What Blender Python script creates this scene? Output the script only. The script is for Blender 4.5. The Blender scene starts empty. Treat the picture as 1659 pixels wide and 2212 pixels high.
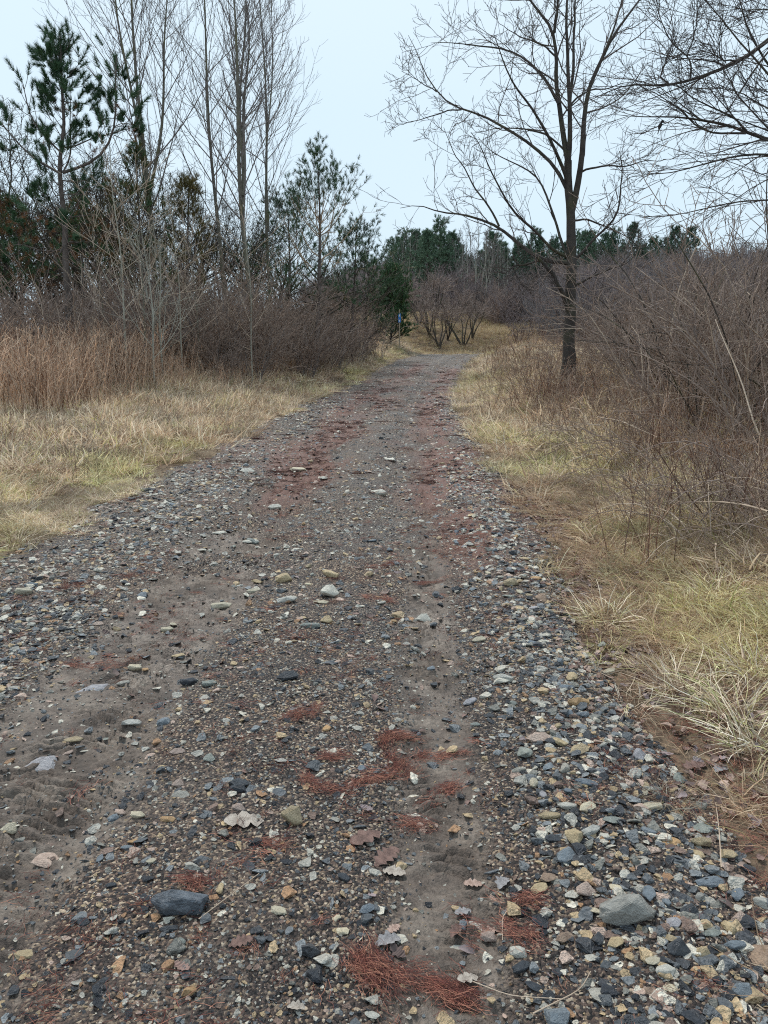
import bpy, bmesh, math, random
import numpy as np
from mathutils import Matrix, Vector

# ------------------------------------------------------------------ camera, sky, sun, exposure
sc = bpy.context.scene
COL = sc.collection
CAM_H = 1.6
PITCH = math.radians(12.27)
YAW = math.radians(2.378)
cam_d = bpy.data.cameras.new('camera'); cam_d.sensor_fit = 'HORIZONTAL'; cam_d.sensor_width = 36; cam_d.lens = 36
cam_d.clip_start = 0.05; cam_d.clip_end = 3000
cam = bpy.data.objects.new('camera', cam_d); COL.objects.link(cam)
cam.location = (0, 0, CAM_H); cam.rotation_euler = (math.pi / 2 - PITCH, 0, YAW)
sc.camera = cam

SUN_EL, SUN_AZ = 56, 330          # azimuth clockwise from +Y: ahead, over the wood
world = bpy.data.worlds.new('World'); sc.world = world; world.use_nodes = True
wn = world.node_tree; wn.nodes.clear()
w_out = wn.nodes.new('ShaderNodeOutputWorld'); w_bg = wn.nodes.new('ShaderNodeBackground')
w_sky = wn.nodes.new('ShaderNodeTexSky'); w_sky.sky_type = 'NISHITA'; w_sky.sun_disc = False
w_sky.sun_elevation = math.radians(SUN_EL); w_sky.sun_rotation = math.radians(SUN_AZ)
w_sky.air_density = 1.0; w_sky.dust_density = 4.0; w_sky.ozone_density = 1.0
w_mix = wn.nodes.new('ShaderNodeMix'); w_mix.data_type = 'RGBA'; w_mix.inputs[0].default_value = 0.95   # closed cloud layer
w_tc = wn.nodes.new('ShaderNodeTexCoord'); w_no = wn.nodes.new('ShaderNodeTexNoise'); w_no.inputs['Scale'].default_value = 1.6
w_no.inputs['Detail'].default_value = 3
w_cr = wn.nodes.new('ShaderNodeValToRGB')
w_cr.color_ramp.elements[0].position = 0.35; w_cr.color_ramp.elements[0].color = (3.4, 4.35, 5.05, 1)
w_cr.color_ramp.elements[1].position = 0.68; w_cr.color_ramp.elements[1].color = (3.8, 4.6, 5.2, 1)
wn.links.new(w_tc.outputs['Generated'], w_no.inputs['Vector']); wn.links.new(w_no.outputs['Fac'], w_cr.inputs['Fac'])
wn.links.new(w_sky.outputs[0], w_mix.inputs[6]); wn.links.new(w_cr.outputs[0], w_mix.inputs[7])
wn.links.new(w_mix.outputs[2], w_bg.inputs['Color']); w_bg.inputs['Strength'].default_value = 0.1
wn.links.new(w_bg.outputs[0], w_out.inputs['Surface'])

sun_d = bpy.data.lights.new('sun', 'SUN'); sun_d.energy = 1.5; sun_d.angle = math.radians(12); sun_d.color = (1, 0.95, 0.88)
sun = bpy.data.objects.new('sun', sun_d); COL.objects.link(sun)
_a, _e = math.radians(SUN_AZ), math.radians(SUN_EL)
sun.rotation_euler = Vector((math.sin(_a) * math.cos(_e), math.cos(_a) * math.cos(_e), math.sin(_e))).to_track_quat('Z', 'Y').to_euler()

sc.view_settings.view_transform = 'Standard'; sc.view_settings.look = 'None'
sc.view_settings.exposure = 1.0; sc.view_settings.gamma = 1.0; sc.view_settings.use_curve_mapping = False
sc.render.engine = 'CYCLES'
sc.cycles.max_bounces = 6; sc.cycles.diffuse_bounces = 4; sc.cycles.glossy_bounces = 2; sc.cycles.transmission_bounces = 2
sc.cycles.use_denoising = False; sc.cycles.sample_clamp_indirect = 4.0; sc.cycles.sample_clamp_direct = 4.0; sc.cycles.use_adaptive_sampling = True; sc.cycles.adaptive_threshold = 0.015
sc.render.filter_size = 1.1 if hasattr(sc.render, 'filter_size') else 1.5
try: sc.cycles.filter_width = 1.1
except Exception: pass

RNG = np.random.default_rng(7)

# ------------------------------------------------------------------ picture to place (photo measured on a 1659 x 2212 grid)
CR = (Matrix.Rotation(YAW, 3, 'Z') @ Matrix.Rotation(math.pi / 2 - PITCH, 3, 'X'))
CRn = np.array(CR)
def ray(px, py):
    d = CRn @ np.array([(px - 829.5) / 1659, -(py - 1106) / 1659, -1.0])
    return d
def at_depth(px, py, Y):
    d = ray(px, py); k = Y / d[1]
    return np.array([d[0] * k, Y, CAM_H + d[2] * k])
def x_at(px, Y, py=800):
    return float(at_depth(px, py, Y)[0])

# ------------------------------------------------------------------ noise and terrain
def _hash(ix, iy, seed):
    h = (ix.astype(np.int64) * 374761393 + iy.astype(np.int64) * 668265263 + seed * 974634777) & 0x7fffffff
    h = ((h ^ (h >> 13)) * 1274126177) & 0x7fffffff
    return ((h ^ (h >> 16)) & 0xffff) / 65535.0
def vnoise(x, y, seed=0):
    x = np.asarray(x, float); y = np.asarray(y, float)
    ix = np.floor(x); iy = np.floor(y); fx = x - ix; fy = y - iy
    fx = fx * fx * (3 - 2 * fx); fy = fy * fy * (3 - 2 * fy)
    a = _hash(ix, iy, seed); b = _hash(ix + 1, iy, seed); c = _hash(ix, iy + 1, seed); d = _hash(ix + 1, iy + 1, seed)
    return (a * (1 - fx) + b * fx) * (1 - fy) + (c * (1 - fx) + d * fx) * fy
def fbm(x, y, seed=0, o=4):
    s = 0; a = 0.5; t = 0
    for i in range(o):
        s = s + a * vnoise(x, y, seed + i * 17); t += a; a *= 0.5; x = x * 2.03; y = y * 2.03
    return s / t
def sstep(a, b, x):
    t = np.clip((np.asarray(x, float) - a) / (b - a), 0, 1); return t * t * (3 - 2 * t)
def road_c(y):
    y = np.asarray(y, float)
    return -1.05 + 0.0032 * np.clip(y - 18, 0, 60) ** 2
def road_s(x, y): return x - (road_c(y) + 1.05)       # road-aligned lateral: edges near -3.05 and +0.95
def edge_l(y): return -3.05 + 0.75 * (fbm(y * 0.8, y * 0 + 3, 5, 5) - 0.5)
def edge_r(y): return 1.0 + 0.55 * (fbm(y * 0.9, y * 0 + 9, 6, 5) - 0.5)
def H(x, y):
    x = np.asarray(x, float); y = np.asarray(y, float)
    prof = 1.0 * sstep(26, 51, y) - 0.35 * sstep(52, 58, y)
    s = road_s(x, y)
    offl = -3.05 - s; offr = s - 0.95
    bl = sstep(0.2, 4.5, offl) * (0.22 + 0.6 * sstep(14, 30, y) + 0.55 * sstep(34, 52, y))
    bl = bl * (1 - 0.9 * sstep(16, 40, offl))
    br = sstep(0.1, 4.0, offr) * (0.34 + 0.4 * sstep(8, 24, y))
    hill = (2.0 * sstep(56, 72, y + 0.25 * x) + 6.3 * sstep(66, 128, y + 0.45 * x)) * sstep(-40, -12, x - 0.1 * y + 8)
    n = 0.16 * (fbm(x * 0.5, y * 0.5, 1) - 0.5) * sstep(0, 2.5, np.maximum(offl, offr))
    return prof + bl + br + hill + n
def track_fields(x, y):
    s = road_s(x, y)
    patch = fbm(x * 1.6, y * 0.9, 21)
    tl = np.exp(-((s + 1.45) / 0.4) ** 4); tr = np.exp(-((s - 0.1) / 0.15) ** 2)
    return s, patch, tl, tr
def road_h(x, y):
    x = np.asarray(x, float); y = np.asarray(y, float)
    s, patch, tl, tr = track_fields(x, y)
    z = H(x, y) + 0.004
    z = z - 0.035 * tl - 0.03 * tr
    z = z + 0.05 * np.exp(-((s - 0.66) / 0.22) ** 2) + 0.025 * np.exp(-((s + 0.65) / 0.35) ** 2)
    z = z - 0.05 * np.exp(-((s + 0.22) / 0.14) ** 2) * sstep(5, 9, y)
    z = z + 0.035 * (fbm(x * 2.2, y * 2.2, 31) - 0.5) + 0.016 * (fbm(x * 11, y * 11, 32, 3) - 0.5) + 0.012 * (fbm(x * 40, y * 40, 37, 2) - 0.5)
    wob = 0.09 * fbm(x * 6, y * 6, 33, 3)
    lug = np.sin(2 * math.pi * (y + 0.35 * np.abs(s + 1.42) + wob) / 0.052)
    lug2 = np.sin(2 * math.pi * (y + 0.45 * np.abs(s - 0.1) + wob * 1.3) / 0.05)
    m1 = tl * sstep(0.28, 0.5, fbm(x * 3, y * 1.6, 34)); m2 = tr * sstep(0.3, 0.52, fbm(x * 3, y * 1.6, 35))
    z = z + (0.3 + 0.7 * sstep(0.4, 0.55, fbm(x * 14, y * 14, 38, 3))) * (0.019 * np.tanh(2.5 * lug) * m1 + 0.017 * np.tanh(2.5 * lug2) * m2) + 0.016 * (m1 + m2) * (fbm(x * 24, y * 24, 39, 3) - 0.5)
    el = edge_l(y); er = edge_r(y)
    out = np.maximum(el - s, s - er)                       # the sheet dives under the verge at its frayed edge
    z = z - 0.12 * sstep(-0.02, 0.28, out + 0.14 * (fbm(x * 4, y * 4, 36) - 0.5))
    return z
def ground_h(x, y):
    s = road_s(x, y); inside = sstep(0.05, -0.3, np.maximum(-3.05 - s, s - 0.98))
    live = sstep(64, 60, y)
    return H(x, y) - 0.14 * inside * live
def surf(x, y): return np.maximum(road_h(x, y) * (np.asarray(y) < 60), ground_h(x, y)) if np.ndim(x) else float(max(road_h(x, y), ground_h(x, y)))
def hit(px, py):
    d = ray(px, py); t = np.geomspace(0.8, 90, 1500); p = np.array([0, 0, CAM_H]) + d[None] * t[:, None]
    g = np.maximum(road_h(p[:, 0], p[:, 1]), ground_h(p[:, 0], p[:, 1])); i = int(np.argmax(p[:, 2] < g)); i = i if i else len(t) - 1
    return p[i], t[i]

# ------------------------------------------------------------------ mesh helpers
def link(name, me, parent=None, mats=None):
    o = bpy.data.objects.new(name, me); COL.objects.link(o)
    if parent is not None: o.parent = parent
    if mats is not None and me is not None:
        for m in (mats if isinstance(mats, (list, tuple)) else [mats]): me.materials.append(m)
    return o
def tag(o, label=None, cat=None, group=None, kind=None):
    if label: o['label'] = label
    if cat: o['category'] = cat
    if group: o['group'] = group
    if kind: o['kind'] = kind
    return o
def empty(name, loc, rz=0.0, scale=1.0):
    o = bpy.data.objects.new(name, None); COL.objects.link(o); o.location = [float(v) for v in loc]
    o.rotation_euler = (0, 0, rz); o.scale = (scale,) * 3; o.empty_display_size = 0.2
    return o
def np_mesh(name, V, F, smooth=False, mat_idx=None, attrs=None):
    """V (n,3); F list of int arrays with equal column count each"""
    F = [np.asarray(f, np.int32) for f in (F if isinstance(F, list) else [F]) if len(f)]
    me = bpy.data.meshes.new(name)
    me.vertices.add(len(V)); me.vertices.foreach_set('co', np.asarray(V, np.float32).ravel())
    nl = sum(f.size for f in F); npoly = sum(len(f) for f in F)
    me.loops.add(nl); me.polygons.add(npoly)
    me.loops.foreach_set('vertex_index', np.concatenate([f.ravel() for f in F]))
    tot = np.concatenate([np.full(len(f), f.shape[1], np.int32) for f in F])
    st = np.concatenate([[0], np.cumsum(tot)[:-1]]).astype(np.int32)
    me.polygons.foreach_set('loop_start', st)
    try: me.polygons.foreach_set('loop_total', tot)
    except Exception: pass
    if mat_idx is not None: me.polygons.foreach_set('material_index', np.asarray(mat_idx, np.int32))
    me.polygons.foreach_set('use_smooth', np.full(npoly, smooth))
    for k, (dom, typ, data) in (attrs or {}).items():
        a = me.attributes.new(k, typ, dom)
        a.data.foreach_set('color' if typ == 'FLOAT_COLOR' else ('vector' if typ == 'FLOAT_VECTOR' else 'value'), np.asarray(data).ravel())
    me.update(calc_edges=True); me.validate()
    return me
def norm(v): return v / np.maximum(np.linalg.norm(v, axis=-1, keepdims=True), 1e-9)
def frames(T):
    ref = np.where(np.abs(T[..., 2:3]) > 0.9, np.array([1.0, 0, 0]), np.array([0, 0, 1.0]))
    u = norm(np.cross(T, ref)); v = np.cross(T, u); return u, v
def tubes(P, R, sides=4):
    """batch of tapered tubes; P (N,K,3) R (N,K) -> V, quads"""
    N, K, _ = P.shape
    T = np.empty_like(P); T[:, 1:-1] = P[:, 2:] - P[:, :-2]; T[:, 0] = P[:, 1] - P[:, 0]; T[:, -1] = P[:, -1] - P[:, -2]
    T = norm(T)
    ax = norm(P[:, -1] - P[:, 0]); u0, _ = frames(ax)
    u = u0[:, None, :] - T * np.sum(u0[:, None, :] * T, -1, keepdims=True); u = norm(u); v = np.cross(T, u)
    a = np.arange(sides) * 2 * math.pi / sides
    ring = P[:, :, None, :] + R[:, :, None, None] * (u[:, :, None, :] * np.cos(a)[None, None, :, None] + v[:, :, None, :] * np.sin(a)[None, None, :, None])
    V = ring.reshape(-1, 3)
    base = (np.arange(N)[:, None, None] * K + np.arange(K - 1)[None, :, None]) * sides
    j = np.arange(sides)[None, None, :]; j2 = (j + 1) % sides
    Q = np.stack([base + j, base + j2, base + sides + j2, base + sides + j], -1).reshape(-1, 4)
    return V, Q
def join(parts):
    Vs, Fs, o = [], [], 0
    for V, F in parts:
        Vs.append(V); Fs.append(F + o); o += len(V)
    return np.concatenate(Vs), np.concatenate(Fs)
def interp(P, R, pi, t):
    K = P.shape[1]; f = np.clip(t, 0, 0.9999) * (K - 1); i = f.astype(int); fr = (f - i)[:, None]
    a = P[pi, i]; b = P[pi, i + 1]
    return a * (1 - fr) + b * fr, norm(b - a), R[pi, i] * (1 - fr[:, 0]) + R[pi, i + 1] * fr[:, 0]
def poly_len(P): return np.sum(np.linalg.norm(np.diff(P, axis=1), axis=-1), 1)
def grow(P, R, n, rng, t0=0.2, t1=1.0, ang=0.7, lf=0.5, lvar=0.35, tip=0.3, K=5, up=0.0, wig=0.15, rf=0.6, rtip=0.004, lmin=0.0, rmax=9.0, absl=None):
    N = len(P); n = np.broadcast_to(np.asarray(n, int), (N,))
    pi = np.repeat(np.arange(N), n); M = len(pi)
    if M == 0: return np.zeros((0, K, 3)), np.zeros((0, K))
    k = np.concatenate([np.arange(c) for c in n]); t = t0 + (t1 - t0) * (k + rng.random(M)) / np.maximum(n[pi], 1)
    b, T, rad = interp(P, R, pi, t)
    u, v = frames(T); az = k * 2.4 + rng.random(M) * 1.5 + rng.random(N)[pi] * 6.28
    side = u * np.cos(az)[:, None] + v * np.sin(az)[:, None]
    a = ang * (1 + 0.3 * rng.standard_normal(M)); d = norm(T * np.cos(a)[:, None] + side * np.sin(a)[:, None])
    L = (poly_len(P)[pi] if absl is None else absl) * lf * (1 - (1 - tip) * (t - t0) / max(t1 - t0, 1e-6)) * (1 + lvar * (rng.random(M) * 2 - 1))
    L = np.maximum(L, lmin); st = L / (K - 1)
    out = np.empty((M, K, 3)); out[:, 0] = b
    upv = np.array([0, 0, 1.0])
    for i in range(1, K):
        d = norm(d + up * upv / (K - 1) + wig * rng.standard_normal((M, 3)))
        out[:, i] = out[:, i - 1] + d * st[:, None]
    r0 = np.clip(rad * rf, rtip * 1.15, rmax); w = np.linspace(0, 1, K)[None, :]
    RR = r0[:, None] * (1 - w) + rtip * w
    return out, RR
def resample(pts, K):
    pts = np.asarray(pts, float); s = np.concatenate([[0], np.cumsum(np.linalg.norm(np.diff(pts, axis=0), axis=1))])
    q = np.linspace(0, s[-1], K); return np.stack([np.interp(q, s, pts[:, i]) for i in range(3)], 1)
def smooth_path(pts, K, rng=None, jit=0.0):
    p = resample(pts, K)
    if jit and rng is not None: p[1:-1] += jit * rng.standard_normal(p[1:-1].shape)
    q = p.copy(); q[1:-1] = 0.25 * p[:-2] + 0.5 * p[1:-1] + 0.25 * p[2:]; return q
def needles(B, D, n, length, width, rng, spread=1.15, back=0.0):
    """n single-triangle needles per tuft; B (M,3) bases, D (M,3) shoot vectors with their length"""
    M = len(B); pi = np.repeat(np.arange(M), n); m = len(pi)
    sl = np.linalg.norm(D, axis=1)[pi]; ax = norm(D)[pi]; u, v = frames(ax)
    az = rng.random(m) * 6.283; side = u * np.cos(az)[:, None] + v * np.sin(az)[:, None]
    f = rng.random(m)
    b = B[pi] + ax * (sl * f)[:, None]
    sp = spread * (1.05 - 0.55 * f) * (0.7 + 0.6 * rng.random(m))
    d = norm(ax + side * sp[:, None]); L = length * (0.7 + 0.5 * rng.random(m))
    w = norm(np.cross(d, norm(rng.standard_normal((m, 3))))) * (width * (0.7 + 0.6 * rng.random(m)))[:, None] * 0.5
    V = np.stack([b - w, b + w, b + d * L[:, None]], 1).reshape(-1, 3)
    return V, np.arange(m * 3).reshape(-1, 3)

# ------------------------------------------------------------------ materials
def new_mat(name, rough=0.8, spec=0.3):
    m = bpy.data.materials.new(name); m.use_nodes = True
    nt = m.node_tree; b = nt.nodes['Principled BSDF']; b.inputs['Roughness'].default_value = rough
    b.inputs['Specular IOR Level'].default_value = spec
    return m, nt, b
def N(nt, typ, **kw):
    n = nt.nodes.new(typ)
    for k, v in kw.items(): setattr(n, k, v)
    return n
def noise(nt, scale, detail=4, coord='Object', rough=0.55, vec=None):
    tc = N(nt, 'ShaderNodeTexCoord'); n = N(nt, 'ShaderNodeTexNoise')
    n.inputs['Scale'].default_value = scale; n.inputs['Detail'].default_value = detail; n.inputs['Roughness'].default_value = rough
    nt.links.new(vec if vec is not None else tc.outputs[coord], n.inputs['Vector']); return n
def ramp(nt, src, stops):
    r = N(nt, 'ShaderNodeValToRGB'); e = r.color_ramp.elements
    while len(e) < len(stops): e.new(0.5)
    for i, (p, c) in enumerate(stops): e[i].position = p; e[i].color = (*c, 1) if len(c) == 3 else c
    nt.links.new(src, r.inputs['Fac']); return r
def mix(nt, fac, a, b, mode='MIX'):
    m = N(nt, 'ShaderNodeMix', data_type='RGBA', blend_type=mode)
    for sock, v in ((m.inputs[0], fac), (m.inputs[6], a), (m.inputs[7], b)):
        if isinstance(v, (int, float)): sock.default_value = v
        elif isinstance(v, tuple): sock.default_value = (*v, 1) if len(v) == 3 else v
        else: nt.links.new(v, sock)
    return m.outputs[2]
def math_n(nt, op, a, b=0.0):
    m = N(nt, 'ShaderNodeMath', operation=op)
    for s, v in ((m.inputs[0], a), (m.inputs[1], b)):
        if isinstance(v, (int, float)): s.default_value = v
        else: nt.links.new(v, s)
    return m.outputs[0]
def bump(nt, b, h, strength=0.4, dist=0.01):
    n = N(nt, 'ShaderNodeBump'); n.inputs['Strength'].default_value = strength; n.inputs['Distance'].default_value = dist
    nt.links.new(h, n.inputs['Height']); nt.links.new(n.outputs[0], b.inputs['Normal'])
def obj_rand(nt): return N(nt, 'ShaderNodeObjectInfo').outputs['Random']

def bark(name, c1, c2, c3=None, scale=6, rough=0.9, moss=None):
    m, nt, b = new_mat(name, rough, 0.2)
    n = noise(nt, scale, 5); col = ramp(nt, n.outputs['Fac'], [(0.3, c1), (0.7, c2)]).outputs[0]
    if moss:
        n2 = noise(nt, scale * 0.35, 3); f = ramp(nt, n2.outputs['Fac'], [(0.5, (0, 0, 0)), (0.66, (1, 1, 1))]).outputs[0]
        col = mix(nt, math_n(nt, 'MULTIPLY', f, 0.75), col, moss)
    r = obj_rand(nt); col = mix(nt, 0.22, col, ramp(nt, r, [(0, (0.45, 0.45, 0.45)), (1, (1.3, 1.2, 1.1))]).outputs[0], 'MULTIPLY')
    nt.links.new(col, b.inputs['Base Color'])
    n3 = noise(nt, scale * 6, 4); bump(nt, b, n3.outputs['Fac'], 0.7, 0.02)
    return m
def leafy(name, stops, scale=3.0, rough=0.6, spec=0.25, trans=0.0):
    m, nt, b = new_mat(name, rough, spec)
    n = noise(nt, scale, 3); r = obj_rand(nt)
    f = math_n(nt, 'ADD', math_n(nt, 'MULTIPLY', n.outputs['Fac'], 0.85), math_n(nt, 'MULTIPLY', math_n(nt, 'SUBTRACT', r, 0.35), 0.25))
    col = ramp(nt, f, stops).outputs[0]; nt.links.new(col, b.inputs['Base Color'])
    return m
def tinted(name, rough=0.8, spec=0.3, blade=True, var=0.25, nscale=30, bumpd=0.0, trans=0.0):
    """instanced stuff: instancer colour times blade colour"""
    m, nt, b = new_mat(name, rough, spec)
    a = N(nt, 'ShaderNodeAttribute', attribute_type='INSTANCER', attribute_name='tint')
    col = a.outputs['Color']
    if blade:
        g = N(nt, 'ShaderNodeAttribute', attribute_type='GEOMETRY', attribute_name='blade')
        col = mix(nt, 1.0, col, g.outputs['Color'], 'MULTIPLY')
    if var:
        n = noise(nt, nscale, 4)
        col = mix(nt, 1.0, col, ramp(nt, n.outputs['Fac'], [(0.25, (1 - var,) * 3), (0.75, (1 + var,) * 3)]).outputs[0], 'MULTIPLY')
        if bumpd: bump(nt, b, n.outputs['Fac'], 0.6, bumpd)
    nt.links.new(col, b.inputs['Base Color'])
    if trans:
        tb = N(nt, 'ShaderNodeBsdfTranslucent'); nt.links.new(col, tb.inputs['Color']); ms = N(nt, 'ShaderNodeMixShader'); ms.inputs[0].default_value = trans
        nt.links.new(b.outputs[0], ms.inputs[1]); nt.links.new(tb.outputs[0], ms.inputs[2]); nt.links.new(ms.outputs[0], nt.nodes['Material Output'].inputs['Surface'])
    return m

# ground under the verges: damp soil, thatch and leaf mould
M_ground, nt, b = new_mat('verge_soil', 0.95, 0.1)
n1 = noise(nt, 0.9, 5); n2 = noise(nt, 22, 5)
col = ramp(nt, n1.outputs['Fac'], [(0.3, (0.09, 0.066, 0.054)), (0.5, (0.18, 0.135, 0.1)), (0.7, (0.3, 0.235, 0.165))]).outputs[0]
col = mix(nt, 1.0, col, ramp(nt, n2.outputs['Fac'], [(0.3, (0.45, 0.45, 0.45)), (0.7, (1.35, 1.3, 1.2))]).outputs[0], 'MULTIPLY')
nt.links.new(col, b.inputs['Base Color']); bump(nt, b, n2.outputs['Fac'], 1.0, 0.05)

# road: grit and mud, red-brown needle dust drifts
M_road, nt, b = new_mat('road_grit', 0.72, 0.35)
tc = N(nt, 'ShaderNodeTexCoord')
def vor(scale):
    v = N(nt, 'ShaderNodeTexVoronoi'); v.inputs['Scale'].default_value = scale; nt.links.new(tc.outputs['Object'], v.inputs['Vector']); return v
va, vb = vor(125), vor(48)
sep = N(nt, 'ShaderNodeSeparateColor'); nt.links.new(va.outputs['Color'], sep.inputs[0])
grit = ramp(nt, sep.outputs[0], [(0.0, (0.008, 0.007, 0.007)), (0.35, (0.024, 0.019, 0.018)), (0.55, (0.055, 0.04, 0.034)), (0.76, (0.105, 0.075, 0.06)), (0.9, (0.22, 0.175, 0.125)), (1.0, (0.42, 0.37, 0.29))]).outputs[0]
nA = noise(nt, 5, 5); nB = noise(nt, 60, 4); nC = noise(nt, 1.3, 4)
grit = mix(nt, 1.0, grit, ramp(nt, nC.outputs['Fac'], [(0.3, (0.8, 0.78, 0.78)), (0.7, (1.3, 1.15, 1.05))]).outputs[0], 'MULTIPLY')
mudc = ramp(nt, nA.outputs['Fac'], [(0.28, (0.045, 0.034, 0.027)), (0.48, (0.105, 0.08, 0.064)), (0.7, (0.21, 0.172, 0.14))]).outputs[0]
mudc = mix(nt, 1.0, mudc, ramp(nt, nB.outputs['Fac'], [(0.3, (0.6, 0.6, 0.6)), (0.7, (1.25, 1.25, 1.25))]).outputs[0], 'MULTIPLY')
am = N(nt, 'ShaderNodeAttribute', attribute_name='mud'); ar = N(nt, 'ShaderNodeAttribute', attribute_name='needle_dust')
mf = math_n(nt, 'ADD', am.outputs['Fac'], math_n(nt, 'MULTIPLY', math_n(nt, 'SUBTRACT', nB.outputs['Fac'], 0.5), 0.9))
mf = ramp(nt, mf, [(0.3, (0, 0, 0)), (0.62, (1, 1, 1))]).outputs[0]
col = mix(nt, mf, grit, mudc)
rf = math_n(nt, 'ADD', ar.outputs['Fac'], math_n(nt, 'MULTIPLY', math_n(nt, 'SUBTRACT', nB.outputs['Fac'], 0.55), 1.3))
rf = ramp(nt, rf, [(0.35, (0, 0, 0)), (0.8, (0.85, 0.85, 0.85))]).outputs[0]
col = mix(nt, rf, col, (0.16, 0.072, 0.052))
nt.links.new(col, b.inputs['Base Color'])
nD = noise(nt, 150, 3); nE = noise(nt, 26, 5, rough=0.7)
inv = math_n(nt, 'SUBTRACT', 1.0, mf)
hh = math_n(nt, 'SUBTRACT', math_n(nt, 'ADD', math_n(nt, 'MULTIPLY', nE.outputs['Fac'], 1.1), math_n(nt, 'MULTIPLY', nD.outputs['Fac'], 0.35)), math_n(nt, 'MULTIPLY', inv, math_n(nt, 'MULTIPLY', math_n(nt, 'ADD', va.outputs['Distance'], math_n(nt, 'MULTIPLY', vb.outputs['Distance'], 0.4)), 0.7)))
bump(nt, b, hh, 0.9, 0.012)
rr = ramp(nt, nC.outputs['Fac'], [(0.35, (0.38, 0.38, 0.38)), (0.6, (0.7, 0.7, 0.7))]).outputs[0]; nt.links.new(rr, b.inputs['Roughness'])

# stones
STONE = {'slate': ((0.028, 0.032, 0.04), (0.06, 0.068, 0.08)), 'blue': ((0.1, 0.125, 0.15), (0.2, 0.235, 0.27)),
         'grey': ((0.24, 0.23, 0.205), (0.4, 0.385, 0.345)), 'green': ((0.16, 0.18, 0.165), (0.3, 0.32, 0.29)),
         'pale': ((0.38, 0.37, 0.33), (0.58, 0.56, 0.5)), 'cream': ((0.42, 0.37, 0.27), (0.6, 0.54, 0.41)),
         'buff': ((0.33, 0.25, 0.15), (0.5, 0.4, 0.25)), 'orange': ((0.33, 0.19, 0.09), (0.48, 0.32, 0.17)),
         'pink': ((0.32, 0.23, 0.19), (0.5, 0.39, 0.33)), 'brown': ((0.2, 0.135, 0.1), (0.36, 0.26, 0.19)), 'lilac': ((0.24, 0.23, 0.25), (0.42, 0.41, 0.43))}
STONE['wet'] = ((0.045, 0.055, 0.07), (0.15, 0.17, 0.2))
STONE_M = {}
for k, (c1, c2) in STONE.items():
    m, nt, b = new_mat('stone_' + k, 0.35 if k == 'wet' else 0.4, 0.5)
    oi = N(nt, 'ShaderNodeObjectInfo'); tcx = N(nt, 'ShaderNodeTexCoord'); add = N(nt, 'ShaderNodeVectorMath', operation='ADD')
    nt.links.new(tcx.outputs['Object'], add.inputs[0]); nt.links.new(oi.outputs['Location'], add.inputs[1])
    n1 = noise(nt, 3.2, 6, vec=add.outputs[0], rough=0.65); n2 = noise(nt, 14, 5, vec=add.outputs[0], rough=0.7)
    col = ramp(nt, n1.outputs['Fac'], [(0.3, c1), (0.62, c2)]).outputs[0]
    col = mix(nt, 1.0, col, ramp(nt, n2.outputs['Fac'], [(0.3, (0.7, 0.7, 0.7)), (0.7, (1.2, 1.18, 1.15))]).outputs[0], 'MULTIPLY')
    dirt = ramp(nt, n1.outputs['Fac'], [(0.6, (0, 0, 0)), (0.8, (0.7, 0.7, 0.7))]).outputs[0]
    col = mix(nt, dirt, col, (0.15, 0.12, 0.09))
    col = mix(nt, 1.0, col, ramp(nt, oi.outputs['Random'], [(0, (0.85, 0.87, 0.9)), (1, (1.3, 1.27, 1.22))]).outputs[0], 'MULTIPLY')
    nt.links.new(col, b.inputs['Base Color']); bump(nt, b, n2.outputs['Fac'], 0.55, 0.05); STONE_M[k] = m
M_gravel = tinted('gravel_stone', 0.4, 0.5, blade=False, var=0.35, nscale=4, bumpd=0.1)
M_blade = tinted('grass_blade', 0.7, 0.25, blade=True, var=0, trans=0.45)
M_needle_red = tinted('fallen_needle', 0.75, 0.2, blade=True, var=0)
M_litter = tinted('dead_leaf', 0.7, 0.3, blade=True, var=0.2, nscale=20)
M_bark_dark = bark('bark_dark', (0.045, 0.036, 0.03), (0.1, 0.083, 0.07), scale=5, moss=(0.1, 0.105, 0.05))
M_bark_hero = bark('bark_ridged', (0.04, 0.034, 0.031), (0.095, 0.08, 0.07), scale=5, moss=(0.085, 0.08, 0.045))
M_bark_pop = bark('bark_aspen', (0.1, 0.09, 0.072), (0.2, 0.185, 0.15), scale=4, moss=(0.15, 0.14, 0.07))
M_bark_pale = bark('bark_pale', (0.27, 0.255, 0.21), (0.43, 0.41, 0.34), scale=4)
M_twig_dark = bark('twig_dark', (0.07, 0.058, 0.054), (0.13, 0.11, 0.1), scale=4)
M_twig_grey = bark('twig_grey', (0.14, 0.122, 0.115), (0.24, 0.21, 0.2), scale=3)
M_twig_brown = bark('twig_brown', (0.2, 0.142, 0.112), (0.38, 0.29, 0.235), scale=3)
M_twig_tan = bark('twig_tan', (0.36, 0.275, 0.205), (0.6, 0.49, 0.385), scale=3)
M_twig_mauve = bark('twig_mauve', (0.18, 0.135, 0.115), (0.34, 0.27, 0.235), scale=3)
M_bark_pine = bark('bark_pine', (0.065, 0.052, 0.045), (0.17, 0.14, 0.125), scale=5)
M_bark_pine_pale = bark('bark_pine_peeled', (0.3, 0.2, 0.12), (0.5, 0.4, 0.29), scale=5)
M_pine = leafy('pine_needles', [(0.2, (0.025, 0.06, 0.03)), (0.5, (0.06, 0.12, 0.052)), (0.8, (0.12, 0.18, 0.065))])
M_pine_far = leafy('far_pine_needles', [(0.2, (0.06, 0.1, 0.07)), (0.5, (0.11, 0.175, 0.11)), (0.8, (0.18, 0.25, 0.145))], scale=1.2)  # same needles in a paler colour, lightened in place of haze and against self-shading
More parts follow.
